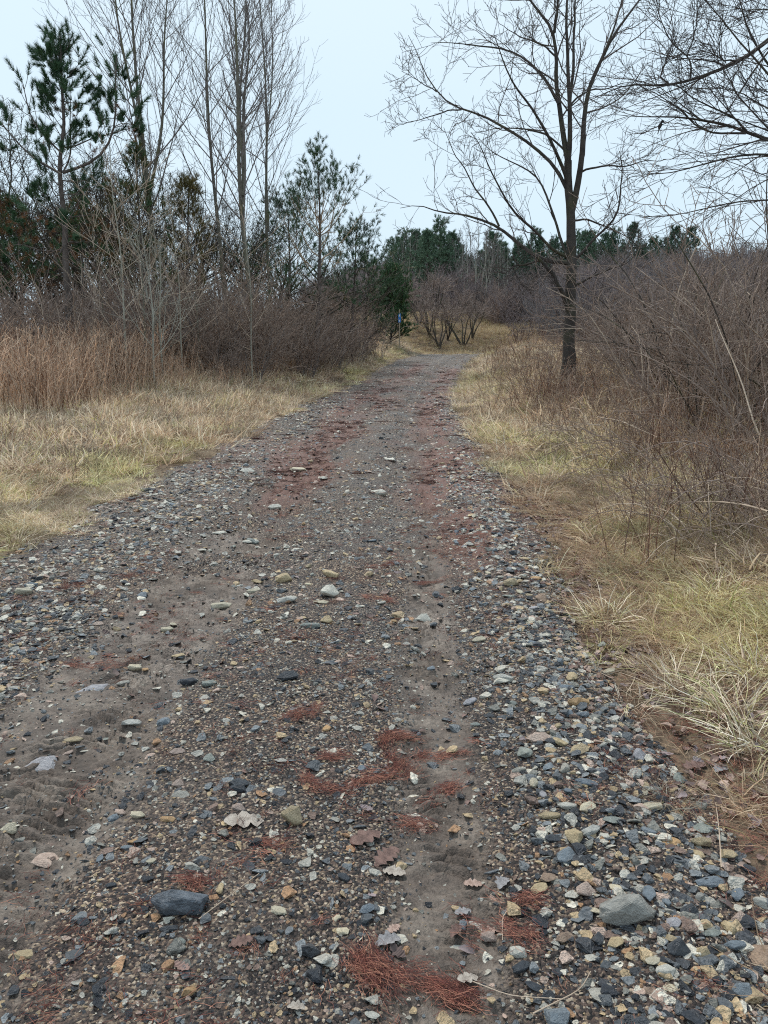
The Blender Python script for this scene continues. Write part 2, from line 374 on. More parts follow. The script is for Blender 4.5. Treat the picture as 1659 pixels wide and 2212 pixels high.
M_pine_olive = leafy('olive_needles', [(0.2, (0.06, 0.055, 0.02)), (0.5, (0.13, 0.11, 0.035)), (0.8, (0.2, 0.14, 0.045))])
M_pine_rust = leafy('rust_needles', [(0.2, (0.16, 0.07, 0.03)), (0.6, (0.27, 0.135, 0.06)), (0.9, (0.34, 0.2, 0.1))])

# ------------------------------------------------------------------ setting: ground and road
def grid_mesh(name, X, Y, Z, smooth=True, attrs=None):
    r, c = X.shape; V = np.stack([X, Y, Z], -1).reshape(-1, 3)
    i = (np.arange(r - 1)[:, None] * c + np.arange(c - 1)[None, :])
    Q = np.stack([i, i + 1, i + c + 1, i + c], -1).reshape(-1, 4)
    return np_mesh(name, V, Q, smooth, attrs=attrs)
ys = np.concatenate([np.arange(-8, 62, 0.22), np.geomspace(62, 1400, 60)])
xs = np.concatenate([-np.geomspace(18, 1200, 34)[::-1], np.arange(-17.8, 17.9, 0.22), np.geomspace(18, 1200, 34)])
X, Y = np.meshgrid(xs, ys); Z = ground_h(X, Y)
ground = link('ground', grid_mesh('ground', X, Y, Z), mats=M_ground); tag(ground, kind='structure')

rows = [-1.5]
while rows[-1] < 60: rows.append(rows[-1] + (max(0.009, 0.0042 * abs(rows[-1])) if rows[-1] > 0.8 and rows[-1] < 7 else max(0.03, 0.0085 * abs(rows[-1]))))
rows = np.array(rows); S = np.linspace(-3.5, 1.45, 320)
Y = np.repeat(rows[:, None], len(S), 1); X = S[None, :] + (road_c(rows) + 1.05)[:, None]
Z = road_h(X, Y)
s, patch, tl, tr = track_fields(X, Y)
mud = np.clip(0.85 * tl * sstep(0.3, 0.55, patch + 0.12) + 0.95 * tr * sstep(0.32, 0.55, patch + 0.1), 0, 1) * sstep(8, 4.5, Y) + 0.12
mud += 0.25 * sstep(0.55, 0.7, fbm(X * 1.1, Y * 0.8, 51)) * sstep(0.3, -0.2, s)
red = 0.9 * sstep(0.42, 0.62, fbm(X * 2.2, Y * 0.5, 52)) * np.exp(-((s + 1.5) / 0.5) ** 2) * sstep(6, 11, Y)
red += 0.75 * sstep(0.4, 0.62, fbm(X * 2.4, Y * 0.5, 53)) * np.exp(-((s - 0.45) / 0.42) ** 2) * sstep(4, 9, Y)
red += 0.3 * sstep(0.45, 0.65, fbm(X * 1.5, Y * 0.7, 54)) * sstep(3, 10, Y)
red += 0.5 * sstep(-1.7, -2.3, s) * sstep(0.45, 0.65, fbm(X * 2.5, Y * 1.2, 55)) * sstep(6, 3.5, Y)
red *= 1.0 * sstep(46, 34, Y)
red += 0.5 * np.exp(-((s + 1.75) / 0.32) ** 2) * sstep(7, 11, Y) * sstep(30, 20, Y) * sstep(0.3, 0.55, fbm(X * 2, Y * 0.35, 56)) + 0.45 * np.exp(-((s - 0.55) / 0.4) ** 2) * sstep(3.5, 6, Y) * sstep(30, 20, Y) * sstep(0.3, 0.55, fbm(X * 2, Y * 0.4, 57))
road = link('road', grid_mesh('road', X, Y, Z, attrs={'mud': ('POINT', 'FLOAT', mud.ravel()), 'needle_dust': ('POINT', 'FLOAT', np.clip(red + 0.36 * sstep(3.5, 12, Y) * sstep(50, 36, Y), 0, 1).ravel())}), mats=M_road)
tag(road, kind='structure')

# ------------------------------------------------------------------ scattering of uncountable stuff
def proto_collection(name, meshes):
    c = bpy.data.collections.new(name)
    for i, me in enumerate(meshes): c.objects.link(bpy.data.objects.new('%s_%02d' % (name, i), me))
    return c
def scatter(name, coll, npr, P, rot, scl, tint, label, rng, cat=None):
    n = len(P); me = bpy.data.meshes.new(name); me.vertices.add(n); me.vertices.foreach_set('co', np.asarray(P, np.float32).ravel())
    scl = np.repeat(np.asarray(scl, np.float32)[:, None], 3, 1) if np.ndim(scl) == 1 else np.asarray(scl, np.float32)
    tint = np.concatenate([np.asarray(tint, np.float32), np.ones((n, 1), np.float32)], 1)
    for k, t, key, d in (('rot', 'FLOAT_VECTOR', 'vector', rot), ('scl', 'FLOAT_VECTOR', 'vector', scl), ('tint', 'FLOAT_COLOR', 'color', tint), ('pick', 'INT', 'value', rng.integers(0, npr, n))):
        a = me.attributes.new(k, t, 'POINT'); a.data.foreach_set(key, np.ascontiguousarray(d, np.int32 if t == 'INT' else np.float32).ravel())
    me.update(); o = link(name, me)
    g = bpy.data.node_groups.new(name + '_scatter', 'GeometryNodeTree')
    g.interface.new_socket('Geometry', in_out='INPUT', socket_type='NodeSocketGeometry'); g.interface.new_socket('Geometry', in_out='OUTPUT', socket_type='NodeSocketGeometry')
    gi = g.nodes.new('NodeGroupInput'); go = g.nodes.new('NodeGroupOutput'); ci = g.nodes.new('GeometryNodeCollectionInfo'); ip = g.nodes.new('GeometryNodeInstanceOnPoints')
    ci.inputs['Collection'].default_value = coll; ci.inputs['Separate Children'].default_value = True; ci.inputs['Reset Children'].default_value = True
    ip.inputs['Pick Instance'].default_value = True
    def na(nm, ty):
        q = g.nodes.new('GeometryNodeInputNamedAttribute'); q.data_type = ty; q.inputs['Name'].default_value = nm; return q.outputs['Attribute']
    e2r = g.nodes.new('FunctionNodeEulerToRotation')
    g.links.new(gi.outputs[0], ip.inputs['Points']); g.links.new(ci.outputs[0], ip.inputs['Instance'])
    g.links.new(na('pick', 'INT'), ip.inputs['Instance Index']); g.links.new(na('rot', 'FLOAT_VECTOR'), e2r.inputs[0]); g.links.new(e2r.outputs[0], ip.inputs['Rotation'])
    g.links.new(na('scl', 'FLOAT_VECTOR'), ip.inputs['Scale']); g.links.new(ip.outputs[0], go.inputs[0])
    md = o.modifiers.new('scatter', 'NODES'); md.node_group = g
    tag(o, label, cat, kind='stuff'); return o
def in_view(x, y, z=0.3, m=0.12):
    """keep what the picture, or a step beside it, could show"""
    p = np.stack([x, y, np.full_like(x, z) - CAM_H], -1) @ CRn
    return (np.abs(p[:, 0] / -p[:, 2]) < 0.5 + m + 0.5 / np.maximum(y, 0.5)) & (p[:, 2] < 0)
def uniform_pts(rng, x0, x1, y0, y1, dens):
    n = int(abs((x1 - x0) * (y1 - y0)) * dens); return rng.uniform(x0, x1, n), rng.uniform(y0, y1, n)
def slope_rot(x, y, rng, tilt=0.0):
    n = len(x); return np.stack([tilt * rng.standard_normal(n), tilt * rng.standard_normal(n), rng.random(n) * 6.283], 1)

# ------------------------------------------------------------------ stone shapes
def stone_mesh(name, seed, flat=0.5, long=1.3, pts=16, bev=0.06, sub=0, rnd=0.5):
    rng = np.random.default_rng(seed); bm = bmesh.new()
    P = norm(rng.standard_normal((pts, 3))) * (1 - rnd * 0.35 * rng.random((pts, 1)))
    P = P * np.array([long, 1.0, flat]); P[:, 2] = np.clip(P[:, 2], -flat * 0.7, flat * (0.55 + 0.4 * rng.random()))
    for p in P: bm.verts.new(p)
    r = bmesh.ops.convex_hull(bm, input=bm.verts)
    loose = [v for v in bm.verts if not v.link_faces]; bmesh.ops.delete(bm, geom=loose, context='VERTS')
    bmesh.ops.dissolve_limit(bm, angle_limit=0.16, verts=bm.verts, edges=bm.edges)
    if bev: bmesh.ops.bevel(bm, geom=list(bm.edges), offset=bev, segments=1, affect='EDGES', profile=0.5, clamp_overlap=True)
    bmesh.ops.triangulate(bm, faces=bm.faces)
    if sub:
        bmesh.ops.subdivide_edges(bm, edges=bm.edges, cuts=sub, use_grid_fill=True)
        for v in bm.verts:
            c = v.co; k = 0.045 * (float(vnoise(c.x * 4 + seed, c.y * 4 + c.z * 7, seed)) - 0.5) + 0.02 * (float(vnoise(c.x * 13 + seed, c.y * 13 + c.z * 17, seed + 3)) - 0.5)
            v.co += c.normalized() * k * 2
    V = np.array([v.co[:] for v in bm.verts]); V = V / (np.abs(V[:, :2]).max() * 2)      # widest extent 1
    V[:, 2] -= V[:, 2].min()
    for v, p in zip(bm.verts, V): v.co = p
    me = bpy.data.meshes.new(name); bm.to_mesh(me); bm.free()
    for p in me.polygons: p.use_smooth = False
    me['h'] = float(V[:, 2].max()); return me
GRAVEL = [stone_mesh('gravel_shape', 100 + i, flat=[0.25, 0.36, 0.52, 0.3, 0.58][i % 5], long=[1.0, 1.3, 1.7][i % 3], pts=13 + i % 6, bev=0.05 + 0.05 * (i % 3)) for i in range(14)]
for me in GRAVEL: me.materials.append(M_gravel)
C_gravel = proto_collection('gravel_shapes', GRAVEL)
PAL = np.array([(0.03, 0.033, 0.04), (0.06, 0.063, 0.07), (0.115, 0.124, 0.133), (0.22, 0.235, 0.245), (0.21, 0.205, 0.18), (0.42, 0.4, 0.35), (0.65, 0.6, 0.5), (0.5, 0.37, 0.22), (0.38, 0.22, 0.12), (0.22, 0.15, 0.12), (0.5, 0.37, 0.3)])
PW = np.array([0.13, 0.13, 0.13, 0.12, 0.09, 0.13, 0.1, 0.09, 0.04, 0.07, 0.04])
rg = np.random.default_rng(11)
px, py, sz = [], [], []
def add_gravel(y0, y1, dens, smin, smax, keep):
    x, y = uniform_pts(rg, -3.6, 1.5, y0, y1, dens); x = x + road_c(y) + 1.05
    s, patch, tl, tr = track_fields(x, y)
    k = (rg.random(len(x)) < keep(s, patch, tl, tr, x, y)) & in_view(x, y)
    k &= (s > edge_l(y) - 0.25 * rg.random(len(x))) & (s < edge_r(y) + 0.25 * rg.random(len(x)))
    x, y = x[k], y[k]; px.append(x); py.append(y); sz.append(smin + (smax - smin) * rg.random(len(x)) ** 2.2)
mudcut = lambda s, patch, tl, tr: np.clip(1 - 0.65 * tl * sstep(0.35, 0.55, patch + 0.1) - 0.75 * tr * sstep(0.35, 0.5, patch + 0.1), 0.25, 1)
kf = lambda s, p, tl, tr, x, y: mudcut(s, p, tl, tr) * (0.35 + 0.65 * sstep(0.35, 0.6, fbm(x * 2.5, y * 2.5, 61)))
add_gravel(0.8, 4.2, 5200, 0.006, 0.02, kf)
add_gravel(4.2, 8.5, 1300, 0.009, 0.03, kf)
add_gravel(8.5, 18, 260, 0.014, 0.05, kf)
add_gravel(18, 54, 42, 0.025, 0.08, kf)
wind = lambda s, p, tl, tr, x, y: np.clip(np.exp(-((s - 0.72) / 0.28) ** 2) + 0.9 * np.exp(-((s + 2.45) / 0.55) ** 2) + 0.15, 0, 1) * mudcut(s, p, tl, tr)
add_gravel(0.8, 4.5, 2300, 0.018, 0.06, wind)
add_gravel(4.5, 10, 560, 0.024, 0.075, wind)
add_gravel(10, 24, 100, 0.035, 0.09, wind)
add_gravel(3.6, 12, 26, 0.035, 0.085, lambda s, p, tl, tr, x, y: 0.9 + 0 * s)
add_gravel(12, 40, 9, 0.05, 0.12, lambda s, p, tl, tr, x, y: 0.9 + 0 * s)
px, py, sz = np.concatenate(px), np.concatenate(py), np.concatenate(sz)
pz = road_h(px, py) - 0.1 * sz
PW2 = PW * np.array([0.7, 0.8, 0.8, 1.1, 1.2, 1.8, 2.4, 1.5, 1, 1.2, 1.6])
pick = np.where(py > 4.2 + rg.random(len(py)), rg.choice(len(PAL), len(px), p=PW2 / PW2.sum()), rg.choice(len(PAL), len(px), p=PW / PW.sum()))
tint = PAL[pick] * (0.8 + 0.4 * rg.random((len(px), 1)))
scatter('gravel', C_gravel, len(GRAVEL), np.stack([px, py, pz], 1), slope_rot(px, py, rg, 0.28), sz, tint, 'dark wet gravel and slate chips strewn over the track', rg, 'gravel')

# ------------------------------------------------------------------ bare trees
def pt_list(zoom, pts, Y, rng, dz=0.0, base=None, yslope=None):
    """photo points -> place, at depth Y; the limb leans towards or away from the road view by yslope per metre run"""
    x0, y0, k = zoom; out = []; run = 0.0; prev = None
    for (a, b_) in pts:
        q = at_depth((x0 + a * k) / 1.84448, (y0 + b_ * k) / 1.84448, Y)
        if prev is not None: run += np.linalg.norm(q - prev)
        prev = q; d = Y + (yslope or 0) * run + (base or 0)
        out.append(at_depth((x0 + a * k) / 1.84448, (y0 + b_ * k) / 1.84448, d))
    return np.array(out)
def build_tree(name, loc, trunk_geo, crown_geo, m_trunk, m_crown, label, group=None, rz=0.0, scale=1.0, cat='tree', crown_name='crown'):
    t = empty(name, loc, rz, scale); tag(t, label, cat, group)
    if trunk_geo is not None: link('trunk', np_mesh('trunk', *trunk_geo, smooth=True), t, m_trunk)
    if crown_geo is not None: link(crown_name, np_mesh(crown_name, *crown_geo, smooth=True), t, m_crown)
    return t
def copy_tree(src, loc, rz, scale, label=None, group=None, tilt=(0, 0)):
    r = src.copy(); COL.objects.link(r); r.location = [float(v) for v in loc]; r.rotation_euler = (tilt[0], tilt[1], rz)
    r.scale = (scale,) * 3 if np.isscalar(scale) else scale
    if label: r['label'] = label
    if group: r['group'] = group
    for ch in src.children:
        c = ch.copy(); COL.objects.link(c); c.parent = r
        for g in ch.children:
            d = g.copy(); COL.objects.link(d); d.parent = c
    return r
ZA = (0, 2500, 0.9042); ZB = (1500, 2500, 0.9403); ZC = (900, 1800, 0.7836); ZD = (0, 1400, 0.7836)
ZT = (1500, 0, 0.9403); ZR = (2200, 0, 0.5184); ZP = (0, 100, 0.4219); ZQ = (0, 700, 0.4219)

# the big bare tree beside the road, right verge
rt = np.random.default_rng(3)
TY = 21.0
HERO = [  # photo points, start radius and end radius in metres
 ([(812,1575),(816,1400),(822,1250),(824,1100),(826,980),(824,880),(818,760),(812,680)], .21, .125, 0),
 ([(812,690),(795,600),(780,480),(768,370),(760,230),(752,130),(715,80),(660,20),(600,-70)], .095, .025, .1),
 ([(752,140),(765,60),(772,-40),(790,-150)], .05, .015, -.2),
 ([(812,690),(820,560),(815,400),(810,250),(806,120),(812,-60),(800,-200)], .085, .02, -.15),
 ([(819,430),(830,300),(835,180),(840,60),(848,-60),(870,-190)], .055, .015, .25),
 ([(826,900),(850,810),(866,700),(878,600),(886,480),(905,350),(950,260),(985,180),(1030,110),(1090,30),(1160,-60)], .11, .02, -.1),
 ([(905,355),(935,290),(975,200),(1010,100),(1040,30),(1060,-80)], .05, .015, .3),
 ([(812,790),(780,690),(740,590),(690,510),(640,430),(585,360),(545,300),(525,240),(500,150)], .062, .012, -.35),
 ([(805,800),(770,720),(735,670),(660,610),(590,570),(520,530),(440,480),(360,465),(300,440),(255,390),(215,330),(180,240),(135,150)], .06, .008, .3),
 ([(360,465),(300,466),(240,490),(130,522),(70,528)], .024, .006, .3),
 ([(255,390),(180,340),(105,300)], .018, .006, -.2),
 ([(772,440),(720,350),(660,260),(590,220),(530,200),(470,200),(420,195),(320,180),(230,182)], .05, .008, .2),
 ([(760,240),(720,200),(660,170),(590,150),(520,100)], .03, .008, -.4),
 ([(812,1090),(740,1060),(680,990),(620,930),(570,880),(540,830),(510,780),(480,720),(440,610),(400,560)], .055, .01, -.45),
 ([(815,1115),(760,1110),(700,1105),(640,1070),(590,1020),(540,975),(500,950),(400,920),(330,910),(250,895),(190,860),(100,882)], .075, .008, .15),
 ([(520,960),(490,890),(440,830),(410,790),(380,720),(330,660),(310,600),(285,540)], .036, .008, -.1),
 ([(700,1105),(640,1120),(580,1130),(550,1160),(510,1150)], .04, .01, -.4),
 ([(580,1130),(600,1180),(622,1218)], .022, .008, -.3),
 ([(808,1085),(775,1000),(765,940),(740,880),(715,800),(680,740),(620,705),(560,680),(480,640),(430,580)], .05, .008, .4),
 ([(832,1110),(880,1070),(900,1030),(960,980),(1010,930),(1030,870),(1025,840),(1040,770),(1045,700),(1030,640)], .05, .012, -.2),
 ([(832,935),(900,930),(980,960),(1060,1000),(1110,1045)], .036, .008, .3),
 ([(866,730),(920,705),(1000,705),(1080,700),(1130,685),(1225,675)], .036, .008, -.25),
 ([(830,1225),(870,1190),(940,1165),(1010,1130),(1060,1120),(1110,1070)], .042, .008, -.3),
 ([(826,1370),(800,1260),(760,1190),(720,1120),(680,1090)], .09, .05, -.25),
 ([(818,450),(850,410),(900,380),(980,380),(1050,350),(1115,345)], .032, .007, .3),
 ([(800,640),(750,585),(690,560),(610,540),(520,545),(400,565)], .035, .007, -.15),
]
tr_parts, branch_parts = [], []; limbP, limbR = [], []
base = None
for pts, r0, r1, ys_ in HERO:
    P = pt_list(ZT, pts, TY, rt, yslope=ys_)
    P = smooth_path(P, 16, rt, 0.02)
    R = np.linspace(r0 * 0.8, max(r1 * 0.75, 0.005), 16)
    if base is None:
        R = R.copy(); R[0] *= 1.45; R[1] *= 1.12; base = np.array([P[0, 0], P[0, 1], surf(P[0, 0], P[0, 1])]); P[0, 2] = base[2] - 0.1
        tr_parts.append(tubes(P[None], R[None], 12))
    else: branch_parts.append(tubes(P[None], R[None], 7))
    limbP.append(P); limbR.append(R)
LP, LR = np.array(limbP[1:]), np.array(limbR[1:])
a1 = grow(LP, LR, 9, rt, 0.18, 1.0, 0.8, 0.38, 0.5, 0.5, 7, up=0.35, wig=0.16, rf=0.45, rtip=0.005, lmin=0.5, rmax=0.022)
a2 = grow(*a1, 5, rt, 0.15, 1.0, 0.75, 0.5, 0.4, 0.6, 5, up=0.3, wig=0.16, rf=0.65, rtip=0.0045, lmin=0.25)
a3 = grow(*a2, 2, rt, 0.2, 1.0, 0.7, 0.55, 0.4, 0.7, 4, up=0.25, wig=0.15, rf=0.8, rtip=0.004, lmin=0.15)
hero = empty('walnut_tree', base); tag(hero, 'large bare tree with spreading crooked limbs standing beside the track', 'tree')
V, Q = join(tr_parts); link('trunk', np_mesh('trunk', V - base, Q, True), hero, M_bark_hero)
for V, Q in branch_parts: link('limb', np_mesh('limb', V - base, Q, True), hero, M_bark_hero)
V, Q = join([tubes(*a1, 4), tubes(*a2, 3), tubes(*a3, 3)]); link('crown', np_mesh('crown', V - base, Q, True), hero, M_twig_dark)

# the tree whose trunk stands outside the view and whose long limbs reach in from the side
RY = 12.5
RL = [
 ([(2330,-250),(1980,60),(1659,310),(1560,390),(1460,460),(1300,540),(1100,590),(1000,635),(880,640),(770,665),(700,640),(630,625),(500,690),(400,705),(290,770)], .085, .008, .05),
 ([(890,640),(830,590),(850,520),(910,450),(975,430)], .022, .006, -.3),
 ([(2400,1240),(1900,1130),(1659,1085),(1560,1050),(1480,1020),(1380,970),(1290,940),(1100,930),(1030,910),(900,905),(700,895),(480,880)], .075, .006, .15),
 ([(1500,1015),(1430,920),(1300,860),(1150,790),(1050,720),(950,650)], .03, .01, -.2),
 ([(1490,1025),(1200,1020),(1100,950),(1000,860),(880,770),(760,700),(640,640)], .032, .006, .3),
 ([(2400,1330),(1900,1205),(1659,1180),(1480,1180),(1300,1220),(1150,1270),(1000,1320),(850,1330),(590,1365)], .05, .006, -.1),
 ([(2400,1500),(1900,1500),(1659,1535),(1450,1545),(1200,1600),(960,1650),(830,1670),(640,1660)], .035, .006, .1),
 ([(2350,700),(1900,720),(1700,560),(1560,350),(1480,190),(1440,0),(1380,-200)], .05, .01, .3),
 ([(1430,468),(1310,465),(1280,380),(1290,270),(1360,205)], .024, .006, -.3),
 ([(1060,600),(1065,500),(1045,420),(930,340),(860,220),(800,20),(780,-120)], .024, .006, .25),
 ([(1040,430),(1090,260),(1120,120),(1140,-80)], .018, .007, .1),
 ([(2380,950),(1900,960),(1659,820),(1480,720),(1330,690),(1180,640)], .04, .006, -.25),
 ([(2380,1150),(1950,1000),(1659,540),(1500,400),(1370,230),(1180,0),(1080,-150)], .05, .008, -.35),
 ([(1960,1150),(1760,1080),(1640,960),(1540,860),(1420,720),(1300,520),(1210,330)], .03, .006, .45),
 ([(2350,300),(1900,120),(1659,80),(1480,82),(1380,60)], .04, .006, -.4),
]
P0 = []; parts = []; LPs, LRs = [], []
troot = at_depth((2200 + 2420 * 0.5184) / 1.84448, 760, RY); troot[2] = surf(troot[0], troot[1])
for pts, r0, r1, ys_ in RL:
    P = smooth_path(pt_list(ZR, pts, RY, rt, yslope=ys_ * (0.6 if pts[0][0] > 1600 else 1)), 18, rt, 0.012); R = np.linspace(r0 * 0.55, max(r1 * 0.55, 0.0035), 18)
    parts.append(tubes(P[None], R[None], 7)); LPs.append(P); LRs.append(R)
# trunk from the ground up past every limb
tp = np.array([troot + np.array([0.02 * math.sin(i * 1.3), 0.25 * math.sin(i * 0.4), i * 0.75 - 0.1]) for i in range(16)])
tP = smooth_path(tp, 16); tR = np.linspace(0.17, 0.05, 16)
LPs, LRs = np.array(LPs), np.array(LRs)
b1 = grow(LPs, LRs, 11, rt, 0.2, 1.0, 0.5, 0.36, 0.5, 0.55, 7, up=-0.05, wig=0.07, rf=0.5, rtip=0.004, lmin=0.45, rmax=0.018)
b2 = grow(*b1, 6, rt, 0.15, 1.0, 0.6, 0.5, 0.4, 0.6, 5, up=0.0, wig=0.08, rf=0.65, rtip=0.003, lmin=0.22)
b3 = grow(*b2, 2, rt, 0.2, 1.0, 0.6, 0.55, 0.4, 0.7, 4, up=0.0, wig=0.1, rf=0.8, rtip=0.0026, lmin=0.14)
t2 = empty('beech_tree', troot); tag(t2, 'bare tree whose long drooping limbs and fine twigs overhang the thicket', 'tree')
V, Q = tubes(tP[None], tR[None], 10); link('trunk', np_mesh('trunk', V - troot, Q, True), t2, M_bark_hero)
for V, Q in parts: link('limb', np_mesh('limb', V - troot, Q, True), t2, M_bark_hero)
V, Q = join([tubes(*b1, 4), tubes(*b2, 3), tubes(*b3, 3)]); link('crown', np_mesh('crown', V - troot, Q, True), t2, M_twig_dark)

# aspens: tall, thin, steeply ascending
def aspen_geo(seed, h=16.0, leaders=1, spread=0.5, r=0.1, nb=24, rt_=0.005):
    rng = np.random.default_rng(seed); T = []; R = []
    for k in range(leaders):
        fork = 0.0 if k == 0 else 0.3 + 0.12 * rng.random()
        a = rng.random() * 6.28; w = rng.standard_normal(2) * 0.35
        z = np.linspace(fork * h, h * (1 - 0.06 * k), 14); f = (z - z[0]) / (z[-1] - z[0])
        sx = spread * k ** 0.5 * np.sin(f * 1.5) * math.cos(a) + w[0] * f + 0.09 * np.sin(f * 9 + seed); sy = spread * k ** 0.5 * np.sin(f * 1.5) * math.sin(a) + w[1] * f
        if k: bx = np.interp(z[0], T[0][:, 2], T[0][:, 0]); by = np.interp(z[0], T[0][:, 2], T[0][:, 1]); sx += bx; sy += by
        T.append(np.stack([sx, sy, z], 1)); R.append(np.linspace(r * (1 if k == 0 else 0.6), 0.012, 14))
    T, R = np.array(T), np.array(R); R[0, 0] *= 1.3
    b1 = grow(T, R, nb, rng, 0.3, 0.98, 0.66, 0.34, 0.35, 0.28, 8, up=0.5, wig=0.05, rf=0.42, rtip=rt_ * 1.2, rmax=0.035)
    b2 = grow(*b1, 7, rng, 0.12, 1.0, 0.55, 0.42, 0.4, 0.5, 6, up=0.4, wig=0.07, rf=0.6, rtip=rt_, lmin=0.3)
    b3 = grow(*b2, 3, rng, 0.15, 1.0, 0.6, 0.5, 0.4, 0.6, 4, up=0.3, wig=0.08, rf=0.8, rtip=rt_ * 0.8, lmin=0.16)
    return tubes(T, R, 8), join([tubes(*b1, 4), tubes(*b2, 3), tubes(*b3, 3)])
ASP = [(345, 31, 17.5, 3, 0.9, 'tall bare aspen with three leaders rising behind the leaning pine', 0.12),
       (490, 33, 17.0, 1, 0.5, 'slender bare aspen with one straight grey trunk between two forked aspens', 0.1),
       (546, 30, 15.5, 3, 1.2, 'wide bare aspen forking into several leaders above the brown thicket', 0.12),
       (590, 35, 16.5, 2, 0.9, 'bare aspen with twin leaders next to the peeled pine', 0.09)]
for i, (dx, Y_, h, ld, sp, lab, r) in enumerate(ASP):
    X_ = x_at(dx, Y_); tg, cg = aspen_geo(200 + i, h, ld, sp, r)
    build_tree('aspen_tree', (X_, Y_, surf(X_, Y_) - 0.1), tg, cg, M_bark_pop, M_twig_grey, lab, 'bare aspens behind the thicket')

# ------------------------------------------------------------------ pines
def pine_branches(rng, h, c0, reach, per=4, gap=0.5, rtrunk=0.12, prof=0.8, upcurve=0.7, lean=0.15):
    z = np.linspace(0, h, 16); T = np.stack([lean * np.sin(z / h * 3 + rng.random() * 6), lean * np.sin(z / h * 2.3 + rng.random() * 6), z], 1)
    R = np.linspace(rtrunk, 0.018, 16); nb = int((h - c0) / gap) * per
    t = np.sort(rng.random(nb)) * (1 - c0 / h) * 0.96 + c0 / h
    bp, tn, rad = interp(T[None], R[None], np.zeros(nb, int), t)
    f = (t - c0 / h) / (1 - c0 / h); L = reach * (0.25 + 0.75 * np.sin(np.clip((1 - f) ** prof, 0, 1) * 1.57)) * (0.65 + 0.6 * rng.random(nb)); L = np.maximum(L, 0.35)
    az = np.arange(nb) * 2.4 + rng.random(nb); el = 0.15 + 0.9 * f + 0.15 * rng.standard_normal(nb)
    d = np.stack([np.cos(az) * np.cos(el), np.sin(az) * np.cos(el), np.sin(el)], 1); K = 7; P = np.empty((nb, K, 3)); P[:, 0] = bp
    for k in range(1, K):
        d = norm(d + np.array([0, 0, upcurve / K]) + 0.09 * rng.standard_normal((nb, 3))); P[:, k] = P[:, k - 1] + d * (L / (K - 1))[:, None]
    RB = np.clip(rad * 0.45, 0.01, 0.05)[:, None] * np.linspace(1, 0.25, K)[None]
    return T, R, P, RB, L
def pine_geo(seed, h, c0, reach, shoots=7, n=34, nl=0.13, nw=0.008, per=4, gap=0.5, r=0.12, sub2=3, prof=0.8, rust=0.06, t0=0.35, upc=0.7):
    rng = np.random.default_rng(seed); T, R, P, RB, L = pine_branches(rng, h, c0, reach, per, gap, r, prof, upc)
    s1 = grow(P, RB, shoots, rng, t0, 1.0, 0.75, 0.33, 0.4, 0.6, 4, up=0.55, wig=0.1, rf=0.6, rtip=0.005, lmin=0.22)
    s2 = grow(*s1, sub2, rng, 0.3, 1.0, 0.7, 0.6, 0.4, 0.8, 3, up=0.5, wig=0.1, rf=0.7, rtip=0.004, lmin=0.14) if sub2 else None
    tips = [s1[0]] + ([s2[0]] if sub2 else []) ; B, D = [], []
    for q in tips: B.append(q[:, -2] * 0.6 + q[:, -1] * 0.4); D.append((q[:, -1] - q[:, -2]) * 0.9)
    top = np.array([[T[-1, 0], T[-1, 1], h - 0.25]]); B.append(top); D.append(np.array([[0, 0, 0.3]]))
    B, D = np.concatenate(B), np.concatenate(D); D = norm(D) * np.maximum(np.linalg.norm(D, axis=1, keepdims=True), nl * 0.9)
    V, F = needles(B, D, n, nl, nw, rng); tuft = np.repeat(np.arange(len(B)), n); mi = (rng.random(len(B)) < rust).astype(int)[tuft]
    wood = join([tubes(P, RB, 5), tubes(*s1, 3)] + ([tubes(*s2, 3)] if sub2 else []))
    return tubes(T[None], R[None], 10), wood, (V, F, mi)
def build_pine(name, loc, geo, mats_needle, label, group=None, rz=0, scale=1.0, m_trunk=None, m_br=None):
    t = empty(name, loc, rz, scale); tag(t, label, 'pine tree', group); tg, wd, (V, F, mi) = geo
    link('trunk', np_mesh('trunk', *tg, smooth=True), t, m_trunk or M_bark_pine); link('branches', np_mesh('branches', *wd, smooth=True), t, m_br or M_bark_dark)
    link('foliage', np_mesh('foliage', V, F, False, mat_idx=mi), t, mats_needle); return t

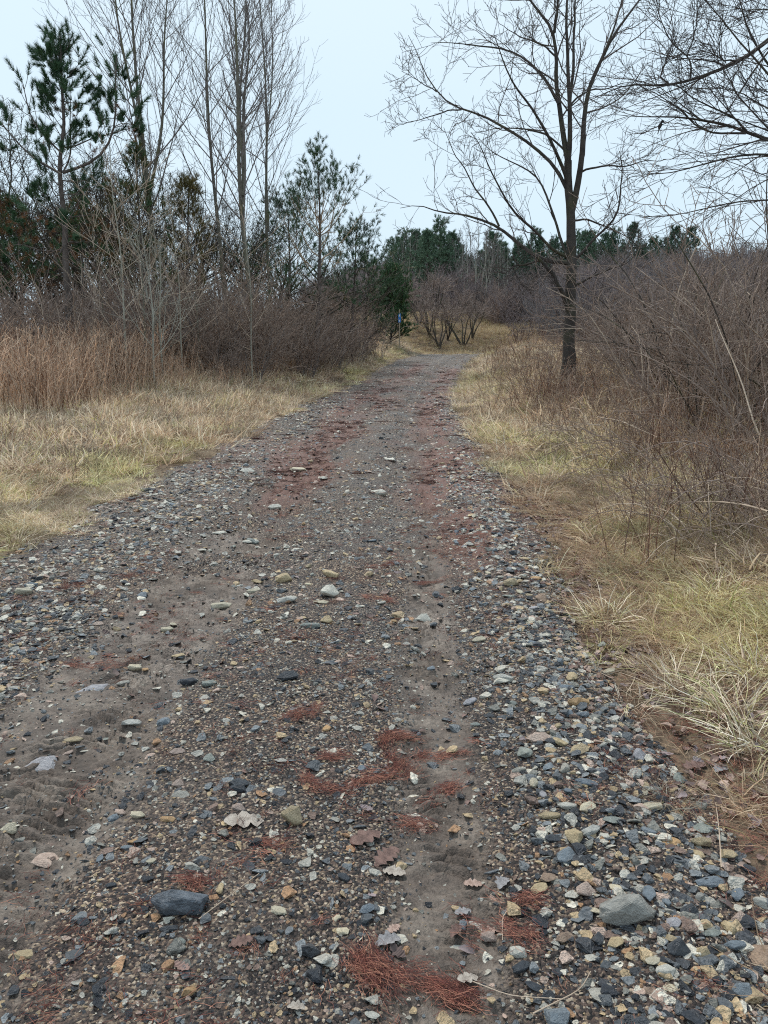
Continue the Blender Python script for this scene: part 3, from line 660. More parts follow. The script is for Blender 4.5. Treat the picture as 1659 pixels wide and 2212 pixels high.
# the lanky pine with two tops, read off the photograph
PY = 24.0; rp = np.random.default_rng(5)
def zq(p): return [(a, b_ + (700 - 100) / 0.4219) for a, b_ in p]      # lower zoom into the upper zoom's frame
PL = [
 (zq([(668,1720),(655,1400),(640,1100),(620,800),(618,600),(600,300)]) + [(575,1560),(568,1400),(560,1190),(600,1080),(625,960),(610,850),(590,700),(580,560),(580,400),(578,250),(565,70)], .125, .018, 0),
 ([(595,1395),(720,1360),(850,1310),(960,1220),(1040,1110),(1080,1000),(1095,850),(1100,700),(1095,560),(1095,380),(1098,290)], .05, .012, -.2),
 ([(565,1400),(430,1320),(300,1240),(200,1150),(120,1050),(50,970),(0,900),(-90,800)], .04, .012, .2),
 ([(600,1380),(650,1320),(665,1150),(660,900),(665,650),(655,540)], .028, .008, .4),
 ([(562,1190),(460,1090),(380,1010),(300,900),(260,780),(240,680),(220,540),(195,480)], .03, .008, -.3),
 ([(565,1160),(700,1150),(800,1100),(900,1060),(1000,1040),(1200,980)], .026, .008, .2),
 ([(590,590),(660,590),(730,590),(790,570)], .016, .007, -.4), ([(600,720),(700,740),(800,740),(870,710)], .016, .007, .4),
 ([(610,850),(560,800),(520,730),(500,650)], .016, .007, .4), ([(578,420),(500,390),(420,345)], .016, .007, -.4),
 ([(1100,700),(1170,700),(1230,690)], .012, .006, .2), ([(1085,960),(1180,920),(1260,950),(1310,880)], .014, .006, -.3),
 ([(1075,1040),(1180,1090),(1300,1060)], .014, .006, .3), ([(1090,880),(990,880),(930,860)], .012, .006, .3),
 (zq([(612,640),(540,800),(470,680),(400,540),(370,420),(340,260),(330,120)]), .03, .01, -.2),
 (zq([(640,940),(560,860),(480,700),(410,560)]), .03, .01, .3),
 (zq([(610,500),(500,380),(300,360),(170,340)]), .022, .008, .4), (zq([(615,700),(400,720),(200,640),(60,680)]), .024, .008, -.3),
 (zq([(615,400),(800,380),(1000,370),(1100,340)]), .018, .007, .2), (zq([(606,180),(900,178),(1120,176)]), .014, .006, -.2),
 (zq([(618,640),(680,620),(760,640)]), .016, .006, -.5),
]
SH = [(580,300,566,45),(512,250,505,110),(602,270,650,140),(482,300,470,180),(420,340,310,225),(440,390,325,365),(440,330,418,265),(500,380,480,250),(540,400,520,280),
 (600,450,640,360),(630,500,695,455),(470,620,375,540),(505,640,440,520),(520,660,500,570),(770,570,845,480),(700,590,742,510),(800,600,840,580),(870,710,945,600),(790,750,885,690),
 (1095,480,1096,280),(1090,680,1090,480),(1050,450,1008,365),(1140,480,1190,405),(1220,690,1292,615),(1000,680,965,630),(1040,760,1038,680),(1070,840,1048,760),(920,860,880,760),
 (960,950,945,860),(1300,880,1335,775),(1240,980,1305,900),(1170,910,1135,885),(1300,1060,1335,1005),(390,1060,402,940),(330,1030,275,995),(430,1040,445,970),(900,1120,912,1045),
 (560,1150,572,1110),(520,740,508,690),(60,920,60,860),(0,790,5,730),(10,1180,12,1130),(840,960,830,900),(660,960,690,930),(590,440,560,330),(560,330,600,220),(545,470,505,430)]
SHq = [(330,220,330,95),(280,190,255,130),(400,200,425,165),(610,460,610,340),(450,450,485,395),(700,610,705,545),(735,670,775,640),(205,340,185,270),(125,430,130,380),(70,690,45,640),(20,1150,8,1030),(110,560,90,520),(270,640,250,600),(600,540,590,480),(480,520,470,470),(60,800,40,760),(300,130,310,80)]
RUST = [(575,810,600,770),(400,1180,430,1080),(590,1340,585,1290),(700,790,720,760),(1215,1010,1220,960),(860,1170,850,1120),(1080,800,1095,760),(360,1150+1422,365,1110+1422),(230,630+1422,250,590+1422),(100,730+1422,120,690+1422),(690,740+1422,700,690+1422),(620,610+1422,615,560+1422),(430,470+1422,440,430+1422),(240,390+1422,250,350+1422)]
pb = None; parts = []
for i, (pts, r0, r1, ys_) in enumerate(PL):
    P = pt_list(ZP, pts, PY, rp, yslope=ys_); P = smooth_path(P, 20 if i == 0 else 10, rp, 0.012); R = np.linspace(r0, r1, len(P))
    if i == 0:
        pb = np.array([P[0, 0], P[0, 1], surf(P[0, 0], P[0, 1])]); P[0, 2] = pb[2] - 0.1; trunk_g = tubes(P[None], R[None], 10)
        mainP, mainR = P, R
    else: parts.append(tubes(P[None], R[None], 5)); 
def shoot_world(L, dy):
    B, D = [], []
    for (a, b_, c, d) in L:
        o = dy * rp.standard_normal(); p = at_depth((a * .4219) / 1.84448, (100 + b_ * .4219) / 1.84448, PY + o); q = at_depth((c * .4219) / 1.84448, (100 + d * .4219) / 1.84448, PY + o + 0.12 * rp.standard_normal())
        B.append(p); D.append(q - p)
    B, D = np.array(B), np.array(D); k = 3
    B = np.concatenate([B + (0.13 * rp.standard_normal(B.shape) if i else 0) for i in range(k)]); D = np.concatenate([D * (1 if i == 0 else 0.7) + 0.09 * (i > 0) * rp.standard_normal(D.shape) for i in range(k)])
    return B, D
B, D = shoot_world(SH + [(a, b_ + 1422, c, d + 1422) for a, b_, c, d in SHq], 0.35)
Vg, Fg = needles(B, D, 150, 0.19, 0.012, rp, 1.0)
LPp = np.array([smooth_path(pt_list(ZP, PL[k][0], PY, rp, yslope=PL[k][3]), 10) for k in (1, 2, 4, 5)]); LRp = np.full((4, 10), 0.02)
e0 = grow(mainP[None], mainR[None], 30, rp, 0.42, 0.97, 1.15, 0.125, 0.35, 0.4, 6, up=0.9, wig=0.1, rf=0.25, rtip=0.008, rmax=0.016)
e1 = grow(LPp, LRp, 8, rp, 0.3, 1.0, 0.9, 0.3, 0.35, 0.5, 5, up=0.9, wig=0.1, rf=0.5, rtip=0.007)
e2 = grow(*e0, 4, rp, 0.4, 1.0, 0.7, 0.4, 0.3, 0.7, 4, up=0.6, wig=0.1, rf=0.6, rtip=0.006, lmin=0.25); extra = [tubes(*e0, 4), tubes(*e1, 4), tubes(*e2, 3)]
EB = np.concatenate([q[0][:, -2] for q in (e0, e1, e2)]); ED = np.concatenate([norm(q[0][:, -1] - q[0][:, -2]) * 0.28 for q in (e0, e1, e2)])
Ve, Fe = needles(EB, ED, 110, 0.17, 0.011, rp, 1.0); Fg = np.concatenate([Fg, Fe + len(Vg)]); Vg = np.concatenate([Vg, Ve])
B2, D2 = shoot_world(RUST, 0.4); Vr, Fr = needles(B2, D2, 60, 0.13, 0.008, rp, 1.2)
pine = empty('two_topped_pine', pb); tag(pine, 'lanky pine with two tops and sparse needle tufts above the tall weeds', 'pine tree')
link('trunk', np_mesh('trunk', trunk_g[0] - pb, trunk_g[1], True), pine, M_bark_pine)
V, Q = join(parts); tw = grow(mainP[None], mainR[None], 30, rp, 0.25, 0.95, 1.2, 0.09, 0.5, 0.6, 5, up=0.5, wig=0.12, rf=0.2, rtip=0.005, rmax=0.012)
V2, Q2 = join([(V, Q), tubes(*tw, 3)] + extra); link('branches', np_mesh('branches', V2 - pb, Q2, True), pine, M_bark_pine)
V = np.concatenate([Vg, Vr]) - pb; F = np.concatenate([Fg, Fr + len(Vg)]); link('foliage', np_mesh('foliage', V, F, False, mat_idx=np.r_[np.zeros(len(Fg), int), np.ones(len(Fr), int)]), pine, [M_pine, M_pine_rust])

def place(dx, Y_, sink=0.1): X_ = x_at(dx, Y_); return (X_, Y_, surf(X_, Y_) - sink)
# the pine with the peeled trunk
pg = pine_geo(31, 8.2, 2.2, 3.0, shoots=5, n=34, nl=0.16, nw=0.012, per=3, gap=0.44, r=0.12, sub2=2, prof=0.75)
p_ = build_pine('peeled_pine', place(688, 33), pg, [M_pine, M_pine_olive], 'tall open pine with a pale peeled band on its trunk beside the aspens')
tr_ = p_.children[0]; tr_.name = 'trunk'
tr_.data.materials.append(M_bark_pine_pale)
mi = np.zeros(len(tr_.data.polygons), np.int32); cz = np.zeros(len(tr_.data.polygons) * 3); tr_.data.polygons.foreach_get('center', cz); cz = cz.reshape(-1, 3)
mi[(cz[:, 2] > 4.4) & (cz[:, 2] < 7.0)] = 1; tr_.data.polygons.foreach_set('material_index', mi)
for dx, Y_, h, lab, sd in [(625, 38, 6.4, 'dark green pine half hidden among the aspen trunks', 41), (765, 39, 5.8, 'spreading green pine with long low boughs between the peeled pine and the blue marker', 42), (795, 43, 4.6, 'short ragged pine just behind the round young pine', 43)]:
    g_ = pine_geo(sd, h, 0.9, 3.0, shoots=6, n=30, nl=0.16, nw=0.013, per=4, gap=0.55, r=0.11, sub2=2)
    build_pine('pine_tree', place(dx, Y_), g_, [M_pine, M_pine_olive], lab, 'green pines on the thicket side of the track')
# round young pine by the marker
g_ = pine_geo(51, 4.3, 0.25, 1.75, shoots=9, n=40, nl=0.14, nw=0.018, per=7, gap=0.32, r=0.07, sub2=2, rust=0.01, t0=0.25, prof=0.6, upc=1.0)
build_pine('young_pine', place(845, 51), g_, [M_pine, M_pine_olive], 'dense round young pine standing behind the blue trail marker')
# yellowing pines in the left wood
for dx, Y_, h, lab, sd in [(330, 28, 7.2, 'yellowing pine with green upper tufts in front of the three-leader aspen', 61), (425, 30, 6.8, 'olive and yellow-brown pine between the aspen trunks', 62), (265, 33, 7.0, 'thin yellow-brown pine behind the lanky two-topped pine', 63), (60, 27, 5.4, 'small ragged pine with brown needles among the dark thorn trees', 64), (15, 26, 6.0, 'ragged green pine at the outer end of the wood above the weeds', 65), (190, 27, 5.6, 'ragged green pine low in the wood just behind the lanky pine', 66)]:
    g_ = pine_geo(sd, h, 2.6, 1.25, shoots=5, n=26, nl=0.15, nw=0.011, per=4, gap=0.42, r=0.08, sub2=2, rust=0.35, prof=0.9)
    build_pine('yellowing_pine', place(dx, Y_), g_, [M_pine_olive if sd < 64 else M_pine, M_pine if sd in (61,) else M_pine_rust if sd != 62 else M_pine_olive], lab, 'sparse yellowing pines in the wood')

# dark thorn trees: crooked short trunks and dense twiggy crowns
def thorn_geo(seed, h=7.5, r=0.14, n1=11, rt_=0.006, spread=1.0):
    rng = np.random.default_rng(seed); K = 9; z = np.linspace(0, h * 0.55, K)
    T = np.stack([0.3 * np.sin(z * 1.1 + seed), 0.3 * np.cos(z * 0.9 + seed) - 0.3 * math.cos(seed), z], 1); T[:, 0] -= T[0, 0]; R = np.linspace(r, r * 0.5, K)
    l1 = grow(T[None], R[None], n1, rng, 0.2, 1.0, 0.85 * spread, 0.95, 0.3, 0.85, 9, up=0.75, wig=0.17, rf=0.55, rtip=0.014)
    l2 = grow(*l1, 9, rng, 0.2, 1.0, 0.75, 0.42, 0.4, 0.6, 7, up=0.4, wig=0.17, rf=0.5, rtip=0.008, lmin=0.5)
    l3 = grow(*l2, 7, rng, 0.15, 1.0, 0.8, 0.45, 0.4, 0.6, 5, up=0.3, wig=0.17, rf=0.6, rtip=rt_, lmin=0.3)
    l4 = grow(*l3, 3, rng, 0.2, 1.0, 0.8, 0.55, 0.4, 0.7, 3, up=0.2, wig=0.15, rf=0.8, rtip=rt_ * 0.85, lmin=0.2)
    return join([tubes(T[None], R[None], 9), tubes(l1[0], l1[1], 6)])[:2], join([tubes(*l2, 4), tubes(*l3, 3), tubes(*l4, 3)])
TH = [(8, 29, 7.8, 'dark twiggy thorn tree at the outer end of the wood'), (95, 34, 8.0, 'dark thorn tree with a crooked trunk just behind the lanky pine'), (215, 31, 7.6, 'black-barked thorn tree whose forked trunk leans between pine and sapling'),
      (290, 37, 8.0, 'dark thorn tree behind the yellowing pines'), (400, 36, 7.2, 'dark thorn tree filling the gap between two aspen trunks'), (470, 40, 7.0, 'dark twiggy tree behind the slender aspen'), (-70, 33, 8.2, 'dark thorn tree overhanging the weeds at the end of the wood'), (545, 42, 6.2, 'low dark tree behind the widest aspen'), (40, 38, 8.2, 'dark thorn tree deep in the wood behind the small ragged pine'), (150, 40, 8.4, 'tall dark thorn tree deep in the wood behind the lanky pine'), (250, 43, 8.4, 'dark thorn tree deep in the wood behind the black-barked one'), (350, 44, 8.0, 'dark thorn tree deep in the wood behind the three-leader aspen'), (440, 46, 7.5, 'dark twiggy tree deep in the wood behind the slender aspen'), (620, 46, 6.5, 'low dark tree deep in the wood behind the peeled pine')]
thg = [build_tree('thorn_tree', place(TH[i][0], TH[i][1]), *thorn_geo(300 + i, TH[i][2] * 1.12, rt_=0.0078), M_bark_dark, M_bark_dark, TH[i][3], 'dark thorn trees in the wood') for i in range(3)]
for i in range(3, len(TH)):
    dx, Y_, h, lab = TH[i]; copy_tree(thg[i % 3], place(dx, Y_), 1.7 * i, h / 7.8, lab)

# ------------------------------------------------------------------ shrubs and saplings
def shrub_geo(seed, h=3.0, stems=16, spread=0.55, arch=-0.5, n1=6, n2=5, r=0.014, rt_=0.005, K=8, base=0.35, n3=0):
    rng = np.random.default_rng(seed); a = rng.random(stems) * 6.283; rad = base * rng.random(stems) ** 0.5
    b0 = np.stack([np.cos(a) * rad, np.sin(a) * rad, np.full(stems, -0.05)], 1); ln = spread * rng.random(stems) ** 0.7
    d = norm(np.stack([np.cos(a) * ln, np.sin(a) * ln, np.ones(stems)], 1)); L = h * (0.5 + 0.75 * rng.random(stems) ** 1.3); P = np.empty((stems, K, 3)); P[:, 0] = b0
    out = np.stack([np.cos(a), np.sin(a), np.zeros(stems)], 1)
    for k in range(1, K):
        d = norm(d + (np.array([0, 0, arch]) + out * abs(arch) * 0.6) * (k / K) / K * 2 + 0.09 * rng.standard_normal((stems, 3))); P[:, k] = P[:, k - 1] + d * (L / (K - 1))[:, None]
    R = (r * (0.6 + 0.8 * rng.random(stems)))[:, None] * np.linspace(1, 0.35, K)[None]
    s1 = grow(P, R, n1, rng, 0.25, 1.0, 0.65, 0.35, 0.4, 0.6, 6, up=0.1 if arch < -0.6 else 0.35, wig=0.13, rf=0.6, rtip=rt_, lmin=0.3)
    s2 = grow(*s1, n2, rng, 0.15, 1.0, 0.7, 0.5, 0.4, 0.7, 4, up=0.2, wig=0.14, rf=0.75, rtip=rt_ * 0.85, lmin=0.18)
    fine = [tubes(*s1, 3), tubes(*s2, 3)]
    if n3: s3 = grow(*s2, n3, rng, 0.2, 1.0, 0.7, 0.6, 0.4, 0.8, 3, up=0.1, wig=0.14, rf=0.8, rtip=rt_ * 0.8, lmin=0.12); fine.append(tubes(*s3, 3))
    return tubes(P, R, 5), join(fine)
def build_shrub(name, geo, m1, m2, label, cat, group):
    t = empty(name, (0, 0, -50)); tag(t, label, cat, group); link('canes', np_mesh('canes', *geo[0], smooth=True), t, m1); link('twigs', np_mesh('twigs', *geo[1], smooth=True), t, m2); return t
rs = np.random.default_rng(77)
def fill(protos, spots, labels, group, smin=0.85, smax=1.2):
    used = set()
    for i, (x, y, k) in enumerate(spots):
        j = i % len(protos); loc = (x, y, surf(x, y) - 0.03); sc_ = k * rs.uniform(smin, smax); rz = rs.random() * 6.283
        lab = labels(x, y, j) if callable(labels) else (labels[i] if isinstance(labels, list) else labels)
        if j not in used:
            used.add(j); p = protos[j]; p.location = loc; p.rotation_euler = (0, 0, rz); p.scale = (sc_,) * 3; p['label'] = lab; p['group'] = group
        else: copy_tree(protos[j], loc, rz, sc_, lab, group)
# brown thicket along the left side of the track
TL = [build_shrub('thicket_shrub', shrub_geo(400 + i, 3.0, 22, 0.6, -0.45, 5, 4, 0.017, 0.0065), [M_twig_brown, M_twig_tan, M_twig_brown, M_twig_grey][i], [M_twig_brown, M_twig_mauve, M_twig_mauve, M_twig_brown][i], 'x', 'shrub', 'x') for i in range(4)]
spots = []
for k in range(62):
    y = 20 + 24 * ((k * 0.618) % 1.0); s_ = -3.05 - rs.uniform(1.6 + 1.6 * (y < 30), 7.0) - (2.0 if y < 24 else 0); x = s_ + float(road_c(y)) + 1.05
    spots.append((x, y, 1.0 if y < 34 else 0.9))
for y in np.arange(24, 44, 1.25): spots.append((float(road_c(y)) + 1.05 - 3.05 - rs.uniform(1.0, 1.8) - (1.4 if y < 30 else 0), y, 0.78))
for k in range(34): spots.append((rs.uniform(-23, -9), rs.uniform(26, 36), 1.15))
TLC = ['brown-stemmed', 'pale-caned', 'mauve-twigged', 'grey-stemmed']
def tl_label(x, y, j):
    side = road_s(x, y)
    z = 'beside the round young pine' if y > 40 else ('under the peeled pine' if y > 33 and side > -9 else ('along the grass edge below the aspens' if side > -7 and y > 23 else ('deep in the wood behind the tall weeds' if x < -11 else 'between the pale saplings and the aspens')))
    return 'bare %s thicket shrub %s' % (TLC[j], z)
fill(TL, spots, tl_label, 'brown thicket shrubs beside the wood')
# paler, taller cane thicket on the right bank
TR = [build_shrub('cane_shrub', shrub_geo(420 + i, 2.9, 20, 0.85, -1.1, 4, 4, 0.014, 0.005), [M_twig_tan, M_twig_brown, M_twig_tan, M_twig_brown, M_bark_dark][i], [M_twig_brown, M_twig_brown, M_twig_mauve, M_twig_mauve, M_twig_brown][i], 'x', 'shrub', 'x') for i in range(5)]
spots = []
for k in range(58):
    y = 9.5 + 21 * ((k * 0.618) % 1.0); x = 0.95 + rs.uniform(3.6, 10.5) + 0.1 * max(0, y - 12)
    if abs(x - base[0]) < 0.8 and y < TY + 0.5 and y > TY - 3: x += 1.8
    spots.append((x, y, 0.82 + 0.035 * (x - 4)))
TRC = ['tan-caned', 'brown', 'tan-caned mauve-twigged', 'brown mauve-twigged', 'dark-stemmed']
fill(TR, spots, lambda x, y, j: 'bare %s arching shrub %s' % (TRC[j], 'behind the big spreading tree' if y > 22 else ('beside the trunk of the big spreading tree' if x < 6.5 and y > 15 else ('at the grassy front of the bank thicket' if y < 14 else 'in the middle of the bank thicket'))), 'cane thicket on the bank')
BC = [build_shrub('tall_cane_shrub', shrub_geo(430 + i, 3.2, 14, 0.5, -0.45, 5, 4, 0.016, 0.005, base=0.55), [M_twig_tan, M_twig_brown, M_bark_dark][i], [M_twig_brown, M_twig_mauve, M_twig_brown][i], 'x', 'shrub', 'x') for i in range(3)]
fill(BC, [(x_at(dx, Y_, 850), Y_, k) for dx, Y_, k in [(1420, 12.5, .8), (1500, 11.5, .85), (1580, 10.5, .9), (1650, 10, .95), (1720, 9.5, .95), (1540, 13.5, 1), (1630, 12.5, 1.05), (1440, 15, .9), (1480, 16, 1), (1700, 12, 1.1), (1400, 17.5, .85), (1600, 15.5, 1.15), (1790, 10.5, 1.1), (1690, 8.6, .7)]], lambda x, y, j: 'tall upright shrub of %s canes %s' % (['bold pale', 'brown', 'dark'][j], 'by the dark hollow in the thicket' if y < 11.6 else 'below the overhanging limbs'), 'tall canes at the front of the thicket', 0.9, 1.1)
# low brambles in front of it
BR = [build_shrub('bramble', shrub_geo(440 + i, 1.35, 13, 1.1, -2.2, 4, 3, 0.007, 0.0028, base=0.25), [M_twig_brown, M_twig_mauve, M_twig_tan][i], M_twig_brown, 'x', 'bramble', 'x') for i in range(3)]
spots = [(x_at(dx, Y_, 950), Y_, k) for dx, Y_, k in [(1480, 7.5, .9), (1590, 7.0, .9), (1400, 9.0, .9), (1540, 9.0, 1), (1650, 8.4, 1.1), (1330, 11.5, .9), (1440, 11, 1), (1600, 10.5, 1.1), (1250, 14.5, 1), (1350, 14.5, 1), (1180, 18, 1.1), (1260, 19, 1.2), (1150, 22, 1.2), (1210, 24, 1.3), (1560, 5.8, .7), (1660, 5.6, .75), (1500, 6.4, .7), (1130, 26, 1.1), (1290, 17, 1.2), (1700, 6.4, .9), (1420, 7.9, .6)]]
for k in range(30):
    y = 4.6 + 13 * ((k * 0.618) % 1.0); spots.append((0.95 + float(road_c(y)) + 1.05 + rs.uniform(1.3, 3.6), y, rs.uniform(0.5, 0.85)))
fill(BR, spots, lambda x, y, j: 'low arching %s bramble %s' % (['red-brown', 'mauve-brown', 'tan-stemmed'][j], 'in the rough grass close to the litter' if y < 8 else ('under the front of the cane thicket' if y < 15 else 'at the foot of the big spreading tree')), 'brambles on the grassy bank', 0.9, 1.15)
# pale saplings in front of the left wood
def sapling_geo(seed, h): 
    rng = np.random.default_rng(seed); K = 9; z = np.linspace(0, h, K); T = np.stack([0.12 * np.sin(z * 1.3 + seed) * z / h, 0.15 * np.sin(z + seed * 2) * z / h, z], 1); R = np.linspace(0.032, 0.006, K)
    l1 = grow(T[None], R[None], 15, rng, 0.2, 0.98, 0.75, 0.4, 0.4, 0.4, 7, up=0.45, wig=0.09, rf=0.5, rtip=0.006); l2 = grow(*l1, 5, rng, 0.2, 1, 0.65, 0.45, 0.4, 0.7, 4, up=0.3, wig=0.1, rf=0.7, rtip=0.0048, lmin=0.2)
    return tubes(T[None], R[None], 6), join([tubes(*l1, 4), tubes(*l2, 3)])
SP = [(276, 21, 6.2), (318, 22, 5.6), (332, 20.5, 4.4), (395, 23, 5.2), (430, 24, 4.6), (352, 21.5, 4.0), (545, 24.5, 5.4), (230, 23, 4.8)]
sg = [build_tree('sapling', place(*SP[i][:2]), *sapling_geo(500 + i, SP[i][2]), M_bark_pale if i != 1 else M_bark_pop, M_twig_tan if i != 2 else M_bark_pale, 'thin pale-barked bare sapling standing in front of the dark wood', 'pale saplings in front of the wood') for i in range(3)]
SL = ['tallest pale-barked bare sapling in front of the yellowing pines', 'slim grey-barked sapling beside the tallest pale sapling', 'short sapling with white forked twigs in front of the dark wood', 'pale sapling in front of the olive pine', 'slim grey-barked sapling nearest the slender aspen', 'short whitish sapling wedged among the other saplings', 'single straight pale sapling at the grass edge below the widest aspen', 'slim grey-barked sapling next to the lanky two-topped pine']
for i in range(3, len(SP)): copy_tree(sg[i % 3], place(*SP[i][:2]), i * 2.1, SP[i][2] / SP[i % 3][2], SL[i])
for i in range(3): sg[i]['label'] = SL[i]
# thin tree over the thicket and small multi-stemmed trees beyond the crest
dt = build_tree('dead_tree', place(1632, 19.0), *sapling_geo(520, 5.6), M_bark_dark, M_bark_dark, 'thin dark dead tree rising out of the cane thicket')
dt.scale = (1.2, 1.2, 1.0)
def multi_geo(seed):
    rng = np.random.default_rng(seed); n = 5; a = rng.random(n) * 6.28; K = 7; P = np.empty((n, K, 3)); P[:, 0] = 0; d = norm(np.stack([np.cos(a) * 0.45, np.sin(a) * 0.45, np.ones(n)], 1))
    for k in range(1, K): d = norm(d + 0.14 * rng.standard_normal((n, 3)) + np.array([0, 0, 0.05])); P[:, k] = P[:, k - 1] + d * 0.42
    R = np.linspace(0.06, 0.025, K)[None] * np.ones((n, 1)); l1 = grow(P, R, 7, rng, 0.72, 1, 0.8, 0.45, 0.4, 0.7, 6, up=0.15, wig=0.15, rf=0.6, rtip=0.012); l2 = grow(*l1, 4, rng, 0.15, 1, 0.7, 0.5, 0.4, 0.7, 4, up=0.1, wig=0.15, rf=0.7, rtip=0.009, lmin=0.25)
    l3 = grow(*l2, 2, rng, 0.15, 1, 0.7, 0.6, 0.4, 0.7, 3, up=0.1, wig=0.15, rf=0.8, rtip=0.008, lmin=0.2)
    return tubes(P, R, 6), join([tubes(*l1, 4), tubes(*l2, 3), tubes(*l3, 3)])
MS = [(905, 66), (940, 70), (965, 64), (1000, 62), (1018, 65), (928, 63), (985, 72), (888, 70), (950, 61)]
mg = [build_tree('meadow_tree', place(*MS[i]), *multi_geo(530 + i), M_bark_dark, M_twig_mauve, 'small dark multi-stemmed bare tree in the meadow beyond the crest', 'small trees in the meadow beyond the crest', scale=[1.0, 1.15, 1.0][i]) for i in range(3)]
for i in range(3, len(MS)): copy_tree(mg[i % 3], place(*MS[i]), i * 1.9, 0.8 + 0.4 * rs.random())

# ------------------------------------------------------------------ the far wooded hill
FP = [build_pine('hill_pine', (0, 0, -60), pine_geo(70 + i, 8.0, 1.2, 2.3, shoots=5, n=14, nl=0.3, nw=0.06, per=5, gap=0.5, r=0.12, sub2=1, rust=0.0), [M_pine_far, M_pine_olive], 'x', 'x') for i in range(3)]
far = []
for k in range(44):
    dx = 842 + 640 * (k / 43) + rs.uniform(-9, 9); y = rs.uniform(98, 118); far.append((x_at(dx, y, 560), y, rs.uniform(0.6, 0.85)))
far += [(x_at(925, 84, 600), 84, 0.92), (x_at(952, 86, 600), 86, 1.0), (x_at(975, 88, 600), 88, 0.85), (x_at(900, 92, 600), 92, 0.85), (x_at(870, 96, 600), 96, 0.95), (x_at(1060, 96, 600), 96, 0.9)]
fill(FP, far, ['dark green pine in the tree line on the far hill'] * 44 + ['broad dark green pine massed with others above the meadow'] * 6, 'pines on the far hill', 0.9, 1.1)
FA = [build_tree('pale_aspen', (0, 0, -60), *aspen_geo(240 + i, 8.5, 2, 0.7, 0.075, 7, 0.009), M_bark_pale, M_twig_grey, 'x', 'x') for i in range(2)]
fill(FA, [(x_at(dx, y, 600), y, k) for dx, y, k in [(1000, 84, .85), (1012, 88, 1), (1024, 82, .9), (1038, 86, 1.05), (1050, 80, .95), (1062, 87, 1.0), (1078, 90, .95), (1094, 84, .8), (1030, 92, 1.1), (880, 88, .9), (866, 92, 1.0), (1008, 80, .7)]], 'slim pale-trunked bare aspen in front of the far pines', 'pale aspens below the far pines', 0.9, 1.1)
FS = [np_mesh('brush', *join([g[0], g[1]]), smooth=True) for g in (shrub_geo(460 + i, 3.0, 16, 0.5, -0.2, 6, 5, 0.02, 0.011, base=0.6) for i in range(4))]
M_brush = tinted('far_brush', 0.9, 0.1, blade=False, var=0)
for me in FS: me.materials.append(M_brush)
C_brush = proto_collection('brush_shapes', FS)
rb = np.random.default_rng(88); x = rb.uniform(-14, 85, 2600); y = rb.uniform(44, 122, 2600)
keep = (road_s(x, y) > 2.0 + 3 * (y < 56)) | (y > 74); keep &= ~((y < 76) & (x < 7.5) & (y > 56)) & (rb.random(len(x)) < 0.55 + 0.4 * (y < 80)) & (x < 0.62 * y + 6); keep &= (x > -0.14 * y)
x, y = x[keep], y[keep]; tb = np.array([(0.2, 0.165, 0.16), (0.25, 0.2, 0.195), (0.29, 0.215, 0.18), (0.19, 0.175, 0.175)])[rb.integers(0, 4, len(x))] * rb.uniform(0.8, 1.2, (len(x), 1))
scatter('hillside_brush', C_brush, 4, np.stack([x, y, H(x, y) - 0.1], 1), slope_rot(x, y, rb, 0.05), rb.uniform(0.8, 1.35, len(x)), tb, 'grey-brown mass of bare brush covering the hillside', rb, 'brush')

# ------------------------------------------------------------------ grass, weeds, litter
def ribbon_tuft(seed, n, length, width, rad, lean=(0.2, 1.1), droop=1.2, K=5, cols=None, colw=None, kink=0.12, taper=1.0):
    """one tuft of n bent blades as ribbons; blade colour per vertex"""
    rng = np.random.default_rng(seed); a = rng.random(n) * 6.283; r = rad * rng.random(n) ** 0.6; b = np.stack([np.cos(a) * r, np.sin(a) * r, np.full(n, -0.01)], 1)
    a2 = a + rng.standard_normal(n) * 0.8; ln = rng.uniform(*lean, n); out = np.stack([np.cos(a2), np.sin(a2), np.zeros(n)], 1)
    d = norm(out * np.sin(ln)[:, None] + np.array([0, 0, 1.0]) * np.cos(ln)[:, None]); L = length * rng.uniform(0.45, 1.15, n); P = np.empty((n, K, 3)); P[:, 0] = b
    for k in range(1, K):
        d = norm(d + np.array([0, 0, -droop / K * 1.0]) * (k / K) + out * 0.05 + kink * rng.standard_normal((n, 3))); P[:, k] = P[:, k - 1] + d * (L / (K - 1))[:, None]
    P[:, :, 2] = np.maximum(P[:, :, 2], 0.004 + 0.02 * rng.random((n, 1))) ; P[:, 0, 2] = -0.01
    T = norm(P[:, -1] - P[:, 0]); sd = norm(np.cross(T, norm(rng.standard_normal((n, 3)) + np.array([0, 0, 1.5]))))
    w = width * rng.uniform(0.6, 1.3, n)[:, None] * (1 - taper * np.linspace(0, 0.9, K)[None] ** 2)
    V = np.stack([P - sd[:, None] * w[..., None] / 2, P + sd[:, None] * w[..., None] / 2], 2).reshape(-1, 3)
    i = (np.arange(n)[:, None] * K + np.arange(K - 1)[None]) * 2; Q = np.stack([i, i + 1, i + 3, i + 2], -1).reshape(-1, 4)
    cols = np.array(cols); c = cols[rng.choice(len(cols), n, p=np.array(colw) / sum(colw))] * rng.uniform(0.75, 1.2, (n, 1)); C = np.repeat(c, K * 2, 0); C = np.concatenate([C, np.ones((len(C), 1))], 1)
    return V, Q, C
def tuft_mesh(name, parts, mat):
    Vs, Qs, Cs, o = [], [], [], 0
    for V, Q, C in parts: Vs.append(V); Qs.append(Q + o); Cs.append(C); o += len(V)
    me = np_mesh(name, np.concatenate(Vs), np.concatenate(Qs), False, attrs={'blade': ('POINT', 'FLOAT_COLOR', np.concatenate(Cs).astype(np.float32))}); me.materials.append(mat); return me
